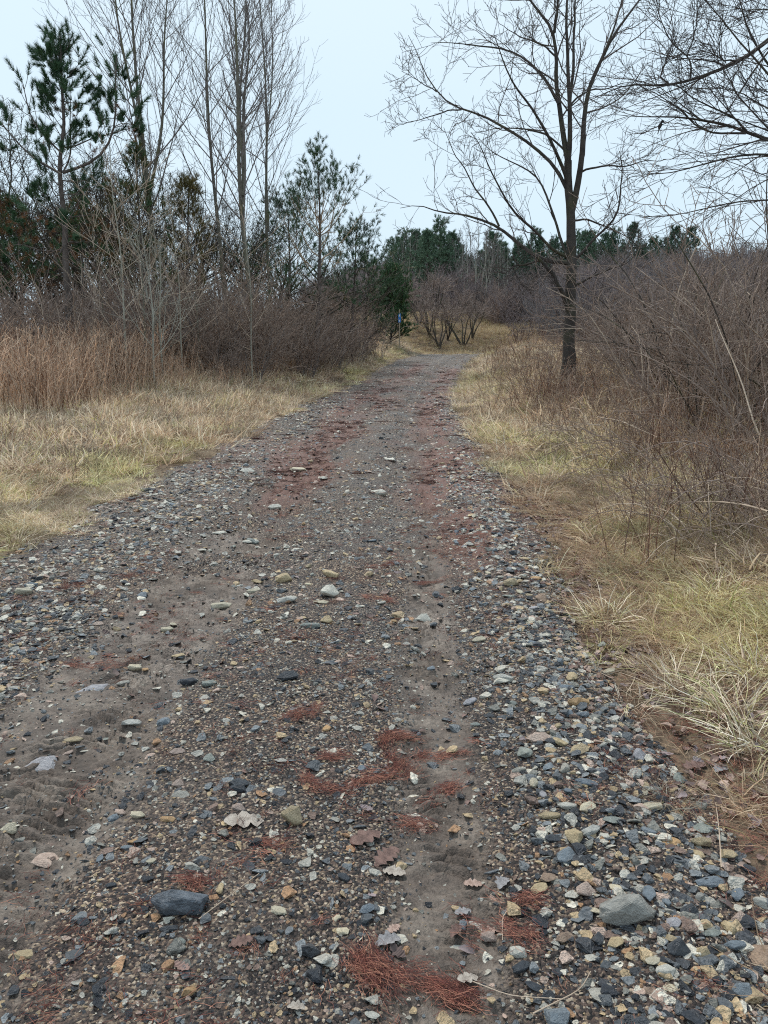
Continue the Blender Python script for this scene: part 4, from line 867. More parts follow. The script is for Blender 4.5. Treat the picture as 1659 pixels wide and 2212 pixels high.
def tuft_tubes(P, R, cols, rng, sides=3):
    V, Q = tubes(P, R, sides); c = np.array(cols)[rng.integers(0, len(cols), len(P))] * rng.uniform(0.75, 1.2, (len(P), 1)); C = np.repeat(c, P.shape[1] * sides, 0)
    return V, Q, np.concatenate([C, np.ones((len(C), 1))], 1)
STRAW = [(0.74, 0.62, 0.46), (0.62, 0.49, 0.36), (0.36, 0.25, 0.18), (0.82, 0.75, 0.61), (0.56, 0.51, 0.27), (0.4, 0.41, 0.17)]
SW = [5, 5, 3, 2.5, 0.8, 0.3]; GW = [4, 3, 1.2, 2, 3, 1.3]; DW = [2, 4, 6, 1, 0.3, 0.1]
G_near = [tuft_mesh('tuft', [ribbon_tuft(600 + i, 80, 0.2, 0.0042, 0.13, (0.6, 1.55), 1.6, 6, STRAW, w, kink=0.24)], M_blade) for i, w in enumerate([SW, SW, GW, DW])]
G_mid = [tuft_mesh('tuft', [ribbon_tuft(620 + i, 56, 0.2, 0.008, 0.17, (0.3, 1.45), 1.3, 4, STRAW, w, kink=0.22)], M_blade) for i, w in enumerate([SW, SW, GW, DW])]
C_gn, C_gm = proto_collection('near_tufts', G_near), proto_collection('mid_tufts', G_mid)
rq = np.random.default_rng(91)
def verge(side, y0, y1, s0, s1, dens, keepf=None):
    x, y = uniform_pts(rq, s0, s1, y0, y1, dens); 
    off = x; xx = (edge_r(y) + off) if side > 0 else (edge_l(y) - off); xx = xx + road_c(y) + 1.05
    k = in_view(xx, y, 0.3) & (rq.random(len(x)) < sstep(-0.25, 0.4, off + 0.35 * (fbm(xx * 2.2, y * 2.2, 71) - 0.5)))
    if keepf is not None: k &= rq.random(len(x)) < keepf(off, xx, y)
    k &= rq.random(len(x)) < 0.45 + 0.55 * sstep(0.36, 0.5, fbm(xx * 1.9, y * 1.9, 85, 3))
    return off[k], xx[k], y[k]
def grass_tint(off, x, y, side):
    g = sstep(0.48, 0.66, fbm(x * 0.8, y * 0.5, 72)) * np.exp(-((off - 0.8) / 1.1) ** 2); br = sstep(0.45, 0.65, fbm(x * 0.7 + 30, y * 0.7, 73)) * (0.35 + 0.65 * sstep(1.2, 3, off) * (side > 0))
    g = g * 0.6; t = np.ones((len(x), 3)) * rq.uniform(0.85, 1.2, (len(x), 1)); t = t * (1 - g[:, None]) + g[:, None] * np.array([0.88, 1.04, 0.66]) * t
    cl = 0.62 + 0.6 * sstep(0.35, 0.62, fbm(x * 2.6, y * 2.6, 84, 2)); t = t * cl[:, None]
    return t * (1 - br[:, None]) + br[:, None] * t * np.array([0.8, 0.66, 0.58])
allP, allR, allS, allT = [], [], [], []
for side, y0, y1, s0, s1, d in [(1, 1.5, 9, -0.15, 5.0, 95), (-1, 3.5, 9, -0.15, 3.5, 95)]:
    thin = (lambda off, x, y: np.clip(sstep(0.0, 0.75, off + 0.9 * (fbm(x * 1.3, y * 1.3, 74) - 0.5)) + 0.0, 0.14, 1)) if side > 0 else None
    off, x, y = verge(side, y0, y1, s0, s1, d, thin); allP.append(np.stack([x, y, surf(x, y)], 1)); allR.append(slope_rot(x, y, rq, 0.15)); allS.append(rq.uniform(0.6, 1.35, len(x)) * (0.75 + 0.45 * sstep(0.2, 1.5, off))); allT.append(grass_tint(off, x, y, side))
scatter('verge_grass', C_gn, 4, np.concatenate(allP), np.concatenate(allR), np.concatenate(allS), np.concatenate(allT), 'matted straw-coloured winter grass along both near edges of the track', rq, 'grass')
allP, allR, allS, allT = [], [], [], []
for side, y0, y1, s0, s1, d in [(1, 9, 20, -0.1, 8.0, 34), (1, 20, 56, -0.1, 9, 10), (-1, 9, 22, -0.1, 9, 34), (-1, 22, 56, -0.1, 9, 11)]:
    off, x, y = verge(side, y0, y1, s0, s1, d); allP.append(np.stack([x, y, surf(x, y)], 1)); allR.append(slope_rot(x, y, rq, 0.12)); allS.append(rq.uniform(0.8, 1.6, len(x)) * (0.7 + 0.5 * sstep(0.2, 2.0, off)) * (1 + 0.3 * (y > 20))); allT.append(grass_tint(off, x, y, side))
for side, y0, y1, s0, s1, d in [(1, 5, 26, 0.1, 6, 2.6), (-1, 6, 26, 0.1, 6, 2.6)]:
    off, x, y = verge(side, y0, y1, s0, s1, d); allP.append(np.stack([x, y, surf(x, y)], 1)); allR.append(slope_rot(x, y, rq, 0.2)); allS.append(rq.uniform(1.5, 2.5, len(x)) * np.clip(y / 12, 0.6, 1)); allT.append(np.array([1.08, 1.04, 0.98]) * rq.uniform(0.85, 1.15, (len(x), 1)))
# meadow beyond the crest
x, y = uniform_pts(rq, -9, 12, 54, 84, 5); allP.append(np.stack([x, y, H(x, y)], 1)); allR.append(slope_rot(x, y, rq, 0.1)); allS.append(rq.uniform(1.5, 2.6, len(x))); allT.append(np.ones((len(x), 3)) * rq.uniform(0.55, 1.0, (len(x), 1)) * np.array([0.95, 0.9, 0.78]))
scatter('rough_grass', C_gm, 4, np.concatenate(allP), np.concatenate(allR), np.concatenate(allS), np.concatenate(allT), 'dry yellow grass on the far verges and the meadow', rq, 'grass')

G_flat = [tuft_mesh('thatch', [ribbon_tuft(630 + i, 46, 0.2, 0.0032, 0.14, (1.15, 1.57), 0.9, 5, STRAW, DW if i % 2 else SW, kink=0.26)], M_blade) for i in range(4)]
C_gf = proto_collection('thatch_mats', G_flat); off, x, y = verge(1, 1.2, 9, -0.25, 3.0, 120, lambda o, x, y: 0.25 + 0.75 * sstep(-0.1, 0.5, o + 0.5 * (fbm(x * 2, y * 2, 78) - 0.5)))
scatter('thatch', C_gf, 4, np.stack([x, y, surf(x, y)], 1), slope_rot(x, y, rq, 0.12), rq.uniform(0.6, 1.2, len(x)), np.array([0.9, 0.8, 0.72]) * rq.uniform(0.6, 1.15, (len(x), 1)), 'flattened brown thatch of dead blades between gravel and standing grass', rq, 'thatch')
# tall dead weeds: thin stalks with small side sprays
def weed_mesh(seed, n, h, r, rad, cols, lean=0.16, spray=5):
    rng = np.random.default_rng(seed); a = rng.random(n) * 6.283; rr = rad * rng.random(n) ** 0.5; K = 6; P = np.empty((n, K, 3)); P[:, 0] = np.stack([np.cos(a) * rr, np.sin(a) * rr, np.full(n, -0.02)], 1)
    d = norm(np.concatenate([lean * rng.standard_normal((n, 2)), np.ones((n, 1))], 1)); L = h * rng.uniform(0.5, 1.1, n)
    for k in range(1, K): d = norm(d + 0.05 * rng.standard_normal((n, 3))); P[:, k] = P[:, k - 1] + d * (L / (K - 1))[:, None]
    R = r * rng.uniform(0.7, 1.3, (n, 1)) * np.linspace(1, 0.5, K)[None]
    s1 = grow(P, R, spray, rng, 0.55, 1.0, 0.6, 0.2, 0.4, 0.6, 4, up=0.2, wig=0.12, rf=0.7, rtip=r * 0.4, lmin=0.06)
    return [tuft_tubes(P, R, cols, rng), tuft_tubes(*s1, cols, rng)]
WEED = [(0.74, 0.6, 0.48), (0.58, 0.44, 0.34), (0.82, 0.7, 0.58), (0.34, 0.21, 0.15)]
W_tall = [tuft_mesh('weed', weed_mesh(640 + i, 10, 1.55, 0.0078, 0.42, WEED), M_blade) for i in range(4)]
C_wt = proto_collection('tall_weeds', W_tall)
P, R_, S_, T_ = [], [], [], []
x, y = uniform_pts(rq, 0, 1, 14.5, 26, 62); off = 3.3 + 9 * rq.random(len(x)) + 0.9 * (fbm(y * 0.4, y * 0, 75) - 0.5) - 0.05 * (y - 18); xx = -3.05 - off; k = in_view(xx, y, 1.0) & (rq.random(len(x)) < sstep(3.0, 4.4, off)); xx, y, off = xx[k], y[k], off[k]
P.append(np.stack([xx, y, surf(xx, y)], 1)); S_.append(rq.uniform(0.6, 1.1, len(xx)) * (0.55 + 0.45 * sstep(3.2, 4.6, off)))
x, y = uniform_pts(rq, 2.2, 7, 20, 44, 4.5); xx = x * -1 - 3.05 + road_c(y) + 1.05; P.append(np.stack([xx, y, surf(xx, y)], 1)); S_.append(rq.uniform(0.3, 0.55, len(xx)))
P = np.concatenate(P); S_ = np.concatenate(S_); scatter('tall_weeds', C_wt, 4, P, slope_rot(P[:, 0], P[:, 1], rq, 0.06), S_, np.array([1.0, 0.95, 0.9]) * rq.uniform(0.8, 1.15, (len(P), 1)), 'tall pale dead weed stalks standing in front of the wood', rq, 'weeds')
# brown stalky growth on the right bank
RW = [(0.3, 0.17, 0.125), (0.5, 0.36, 0.27), (0.22, 0.13, 0.1), (0.66, 0.53, 0.41)]
W_low = [tuft_mesh('weed', weed_mesh(650 + i, 7, 0.7, 0.0038, 0.25, RW, 0.3, 4), M_blade) for i in range(4)]
C_wl = proto_collection('low_weeds', W_low); P, S_ = [], []
for y0, y1, d, lo in [(4, 9, 14, 0.9), (9, 20, 9, 0.9), (20, 50, 3, 0.8)]:
    off, x, y = verge(1, y0, y1, 0.3, 7.5, d, lambda o, x, y: sstep(lo - 0.5, lo + 1.2, o + 1.6 * (fbm(x, y, 76) - 0.5)) * (0.12 + 0.88 * sstep(0.44, 0.6, fbm(x * 0.8, y * 0.8, 79)))); P.append(np.stack([x, y, surf(x, y)], 1)); S_.append(rq.uniform(0.5, 1.25, len(x)) * (1 + 0.02 * y))
off, x, y = verge(-1, 7, 30, 0.5, 4.5, 6.0, lambda o, x, y: 0.2 + 0.8 * sstep(0.45, 0.6, fbm(x * 0.9, y * 0.9, 83))); P.append(np.stack([x, y, surf(x, y)], 1)); S_.append(rq.uniform(0.4, 0.9, len(x)))
P = np.concatenate(P); S_ = np.concatenate(S_); scatter('dead_stalks', C_wl, 4, P, slope_rot(P[:, 0], P[:, 1], rq, 0.12), S_, np.ones((len(P), 3)) * rq.uniform(0.7, 1.2, (len(P), 1)), 'thin red-brown dead stalks standing in the rough verge grass', rq, 'weeds')
# fallen needles
def needle_clump(seed, n, L, w, rad, flat=0.012):
    rng = np.random.default_rng(seed); a = rng.standard_normal(n) * 0.5; c = np.stack([rad * rng.standard_normal(n) * 0.6, rad * rng.standard_normal(n) * 0.45, 0.002 + flat * rng.random(n)], 1)
    d = np.stack([np.cos(a), np.sin(a), 0.12 * rng.standard_normal(n)], 1); ln = L * rng.uniform(0.5, 1.1, n); K = 3; P = np.stack([c - d * ln[:, None] / 2, c + np.cross(d, [0, 0, 1]) * (0.12 * ln * rng.standard_normal(n))[:, None], c + d * ln[:, None] / 2], 1); P[:, :, 2] = np.maximum(P[:, :, 2], 0.001)
    return [tuft_tubes(P, np.full((n, K), w), [(0.24, 0.08, 0.058), (0.16, 0.055, 0.044), (0.4, 0.18, 0.12), (0.1, 0.042, 0.036)], rng)]
NC = [tuft_mesh('needle_clump', needle_clump(660 + i, [7, 11, 16][i % 3], 0.085, 0.0007, 0.055, 0.006), M_needle_red) for i in range(6)]
NF = [tuft_mesh('needle_clump', needle_clump(670 + i, 18, 0.09, 0.002, 0.13, 0.006), M_needle_red) for i in range(4)]
C_nc, C_nf = proto_collection('needle_clumps', NC), proto_collection('far_needle_clumps', NF)
rn = np.random.default_rng(97); P = []
x, y = uniform_pts(rn, -3.3, 2.4, 0.9, 8, 420); x = x + road_c(y) + 1.05; s, patch, tl, tr = track_fields(x, y)
pr = 0.05 + 0.35 * sstep(0.5, 0.68, fbm(x * 2, y * 1.1, 81)) * (0.5 + np.exp(-((s - 0.3) / 0.5) ** 2)) + 0.45 * sstep(0.85, 1.15, s) + 0.5 * sstep(-1.9, -2.4, s) * sstep(0.5, 0.6, fbm(x * 3, y * 1.6, 82)) * (y < 5)
k = (rn.random(len(x)) < pr) & in_view(x, y); near = np.stack([x[k], y[k]], 1)
drift = []
def drift_line(pts, n, w, zoom=None):
    w = w * 0.7
    pts = np.array([hit(a, b_)[0][:2] for a, b_ in pts]); sg = np.concatenate([[0], np.cumsum(np.linalg.norm(np.diff(pts, axis=0), axis=1))]); q = rn.random(n) * sg[-1]
    p = np.stack([np.interp(q, sg, pts[:, 0]), np.interp(q, sg, pts[:, 1])], 1) + w * rn.standard_normal((n, 2)); a = np.arctan2(np.interp(q + .02, sg, pts[:, 1]) - np.interp(q - .02, sg, pts[:, 1]), np.interp(q + .02, sg, pts[:, 0]) - np.interp(q - .02, sg, pts[:, 0])); return p, a
D_ = [drift_line([(660, 1680), (685, 1712), (740, 1712), (810, 1690), (855, 1668), (870, 1640)], 100, 0.014), drift_line([(835, 1660), (838, 1630), (825, 1600), (860, 1592), (900, 1600)], 80, 0.016), drift_line([(690, 1635), (735, 1640)], 26, 0.016),
      drift_line([(880, 1680), (905, 1650), (915, 1625)], 24, 0.02), drift_line([(920, 1735), (960, 1715), (990, 1695)], 45, 0.018), drift_line([(940, 1640), (1010, 1632)], 26, 0.012), drift_line([(790, 2080), (850, 2110), (920, 2130), (1000, 2150)], 85, 0.03), drift_line([(790, 2050), (790, 2100), (830, 2140)], 50, 0.03),
      drift_line([(1010, 2010), (1080, 2010), (1160, 2030)], 36, 0.03), drift_line([(940, 2140), (1010, 2160)], 60, 0.018), drift_line([(870, 1775), (930, 1790)], 26, 0.02), drift_line([(1120, 1955), (1160, 1945)], 20, 0.018), drift_line([(800, 1230), (880, 1215)], 40, 0.03), drift_line([(900, 1265), (945, 1255)], 30, 0.02), drift_line([(785, 1290), (850, 1300)], 40, 0.04), drift_line([(630, 1560), (690, 1530)], 40, 0.035), drift_line([(130, 1440), (260, 1440)], 30, 0.03), drift_line([(570, 1830), (620, 1815)], 16, 0.02), drift_line([(395, 1905), (440, 1915)], 24, 0.012)]
D_ = [(d[0][: int(len(d[0]) * 0.8)], d[1][: int(len(d[1]) * 0.8)]) for d in D_]
dp = np.concatenate([d[0] for d in D_]); da = np.concatenate([d[1] for d in D_]) + 0.35 * rn.standard_normal(sum(len(d[1]) for d in D_))
allxy = np.concatenate([near, dp]); ang = np.concatenate([rn.random(len(near)) * 6.283, da]); zz = surf(allxy[:, 0], allxy[:, 1]) + 0.004 + np.concatenate([0.004 * rn.random(len(near)), 0.009 * rn.random(len(dp))])
rot = np.stack([0.1 * rn.standard_normal(len(ang)), 0.1 * rn.standard_normal(len(ang)), ang], 1)
scatter('pine_needle_litter', C_nc, 6, np.concatenate([allxy, zz[:, None]], 1), rot, np.concatenate([rn.uniform(0.5, 1.0, len(near)), rn.uniform(0.4, 0.75, len(dp))]), np.ones((len(ang), 3)) * rn.uniform(0.7, 1.2, (len(ang), 1)), 'red-brown fallen pine needles drifted over the gravel', rn, 'needles')
x, y = uniform_pts(rn, -3.2, 1.3, 8, 46, 16); x = x + road_c(y) + 1.05; s = road_s(x, y)
pr = 0.12 + 0.9 * sstep(0.42, 0.6, fbm(x * 2.2, y * 0.5, 52)) * np.exp(-((s + 1.5) / 0.5) ** 2) + 0.85 * sstep(0.4, 0.6, fbm(x * 2.4, y * 0.5, 53)) * np.exp(-((s - 0.5) / 0.45) ** 2); k = rn.random(len(x)) < pr * sstep(46, 34, y); x, y = x[k], y[k]
scatter('far_needle_litter', C_nf, 4, np.stack([x, y, road_h(x, y) + 0.004], 1), slope_rot(x, y, rn, 0.05), rn.uniform(0.7, 1.7, len(x)), np.array([0.62, 0.8, 0.85]) * rn.uniform(0.6, 1.1, (len(x), 1)), 'red-brown needle drifts along the distant wheel tracks', rn, 'needles')
# fallen leaves
def leaf_mesh(seed, lobes=4.0, curl=0.5, simple=False):
    rng = np.random.default_rng(seed); n = 8 if simple else 19; t = np.linspace(0, 1, n); w = np.sin(np.pi * np.clip(t * 0.94 + 0.05, 0, 1)) ** 0.7 * (0.24 + (0 if simple else 0.17) * np.abs(np.sin(lobes * np.pi * t)) ** 0.8 - (0 if simple else 0.07)); bend = curl * rng.uniform(0.4, 1); zc = 0.16 * bend * np.sin(np.pi * t) * rng.choice([-1, 1]) + 0.02 * rng.standard_normal(n) * (not simple)
    jl, jr = 1 + 0.06 * rng.standard_normal(n), 1 + 0.06 * rng.standard_normal(n); k1, k2 = rng.uniform(-0.2, 0.9, 2) * bend
    V = []
    for i in range(n): V += [(t[i] - 0.5, w[i] * jl[i], zc[i] + w[i] * k1), (t[i] - 0.5, w[i] * jl[i] * 0.45, zc[i] + 0.3 * w[i] * k1), (t[i] - 0.5, 0, zc[i]), (t[i] - 0.5, -w[i] * jr[i] * 0.45, zc[i] + 0.3 * w[i] * k2), (t[i] - 0.5, -w[i] * jr[i], zc[i] + w[i] * k2)]
    V = np.array(V); V[:, 2] -= V[:, 2].min(); i = (np.arange(n - 1)[:, None] * 5 + np.arange(4)[None]); Q = np.stack([i, i + 1, i + 6, i + 5], -1).reshape(-1, 4); return V, Q
LS = []
for i in range(6):
    V, Q = leaf_mesh(680 + i, 3.5, 0.9, i % 2 == 0); LS.append(tuft_mesh('leaf', [(V, Q, np.ones((len(V), 4)))], M_litter))
C_ls = proto_collection('leaf_shapes', LS); off, x, y = verge(1, 1.2, 9, -0.5, 3.5, 900, lambda o, x, y: 0.15 + 0.85 * np.exp(-((o - 0.3) / 0.6) ** 2)); 
x2, y2 = uniform_pts(rn, -2.9, 0.9, 1.2, 7, 9); x3, y3 = uniform_pts(rn, -4.6, -2.9, 4, 12, 22); x, y = np.concatenate([x, x2, x3]), np.concatenate([y, y2, y3])
lt = np.array([(0.14, 0.092, 0.08), (0.2, 0.13, 0.11), (0.1, 0.07, 0.064), (0.36, 0.26, 0.21), (0.24, 0.19, 0.19)])[rn.integers(0, 5, len(x))] * rn.uniform(0.8, 1.2, (len(x), 1))
scatter('leaf_litter', C_ls, 6, np.stack([x, y, surf(x, y) + 0.004], 1), slope_rot(x, y, rn, 0.3), rn.uniform(0.02, 0.06, len(x)), lt, 'dark damp fallen leaves littered between gravel and grass', rn, 'leaves')
M_LEAF = {}
for k, (c1, c2) in {'pale': ((0.24, 0.2, 0.17), (0.42, 0.37, 0.32)), 'bluish': ((0.17, 0.16, 0.165), (0.3, 0.29, 0.295)), 'brown': ((0.09, 0.052, 0.044), (0.19, 0.115, 0.095)), 'pinkish': ((0.25, 0.16, 0.125), (0.42, 0.3, 0.25))}.items():
    m, nt, b = new_mat('leaf_' + k, 0.6, 0.35); n1 = noise(nt, 6, 5); c = ramp(nt, n1.outputs['Fac'], [(0.35, c1), (0.6, c2)]).outputs[0]; n2 = noise(nt, 45, 3); c = mix(nt, 1.0, c, ramp(nt, n2.outputs['Fac'], [(0.35, (0.6, 0.55, 0.5)), (0.5, (1.05, 1.05, 1.05))]).outputs[0], 'MULTIPLY'); nt.links.new(c, b.inputs['Base Color']); bump(nt, b, n2.outputs['Fac'], 0.4, 0.02); M_LEAF[k] = m
LM = []
for i in range(4):
    V, Q = leaf_mesh(700 + i, 3.0 + 0.5 * i, 0.7); me = np_mesh('leaf', V, Q, True); me.materials.append(M_LEAF['brown']); LM.append(me)
LV = [(527, 1778, 90, 'pale', 0.2, 'large pale dry lobed leaf lying on the gravel by the buff block stone'), (838, 2040, 62, 'bluish', 0.5, 'blue-grey dead leaf lying on the lower red needle drift'), (852, 1888, 55, 'pale', -0.3, 'pale torn leaf below the crumpled brown leaves'), (835, 1855, 75, 'brown', 0.9, 'crumpled brown leaf on the strip between the wheel tracks'), (790, 1815, 80, 'brown', 0.6, 'dark brown curled leaf just below the U-shaped needle drift'),
      (1085, 1915, 50, 'bluish', 1.2, 'grey lobed leaf beside the muddy wheel track'), (1022, 1915, 45, 'pinkish', 0.1, 'faded leaf pressed into the muddy wheel track'), (850, 2012, 38, 'pinkish', 0.8, 'small salmon-pink leaf above the lower needle drift'), (1060, 2015, 45, 'pinkish', 0.3, 'buff leaf at the edge of the windrow of stones'), (985, 2020, 42, 'brown', 1.0, 'purple-brown leaf on the muddy wheel track'),
      (1500, 1660, 60, 'brown', 0.4, 'brown leaf on the litter below the grass tuft'), (1555, 1665, 50, 'bluish', 0.9, 'silvery leaf on the dark litter near the grass'), (1470, 1188, 34, 'brown', 0.2, 'rust-brown leaf standing in the verge grass'), (1425, 1195, 30, 'pinkish', 0.5, 'pale pink-brown leaf caught in the verge grass'), (1150, 1080, 34, 'brown', 0.0, 'orange-brown leaf at the frayed edge of the grass'),
      (545, 1995, 0, '', 0, ''), (1010, 2130, 50, 'pale', 0.3, 'long dull leaf beside the end of the lower needle drift'), (640, 2185, 42, 'pale', 0.1, 'small white leaf scrap on the fine gravel'), (1000, 1975, 40, 'bluish', 0.2, 'lilac-grey leaf half buried in mud'), (520, 2040, 55, 'brown', 0.4, 'dark purple leaf flat on the fine gravel')]
for i, (a, b_, w, k, rz, lab) in enumerate(LV):
    if not w: continue
    p, t = hit(a, b_); o = link('fallen_leaf', LM[i % 4]); o.material_slots[0].link = 'OBJECT'; o.material_slots[0].material = M_LEAF[k]; sz_ = w * t / 1659 * 0.95; o.scale = (sz_, sz_, sz_ * 0.8); o.rotation_euler = (0.08 * math.sin(i * 3), 0.1 * math.cos(i * 2), rz + 3.1 * (i % 2)); o.location = (p[0], p[1], surf(p[0], p[1]) + 0.006); tag(o, lab, 'leaf', 'single fallen leaves on the track')

# ------------------------------------------------------------------ loose stones one can pick out
SB = [stone_mesh('stone_shape', 40 + i, flat=[0.4, 0.55, 0.33, 0.7][i % 4], long=[1.25, 1.5, 1.1][i % 3], pts=18 + i % 5, bev=0.09, sub=1) for i in range(12)]
for me in SB: me.materials.append(STONE_M['grey'])
ADJ = {'slate': 'dark slate', 'blue': 'blue-grey', 'grey': 'warm grey', 'green': 'greenish grey', 'pale': 'pale grey', 'cream': 'cream', 'buff': 'buff', 'orange': 'orange-buff', 'pink': 'pinkish', 'brown': 'brown', 'lilac': 'lilac-grey'}
taken = []
def put_stone(x, y, w, asp, colr, label, rz, sink=0.25, flat=1.0, shape=None, group='loose stones on the track'):
    i = shape if shape is not None else int(rs.integers(0, len(SB))); o = link('stone', SB[i]); o.material_slots[0].link = 'OBJECT'; o.material_slots[0].material = STONE_M[colr]
    hz = SB[i]['h'] * w * flat; o.scale = (w, w * asp, w * flat); o.rotation_euler = (rs.normal(0, 0.1), rs.normal(0, 0.1), rz); o.location = (x, y, surf(x, y) - sink * hz); tag(o, label, 'stone', group); taken.append((x, y, w)); return o
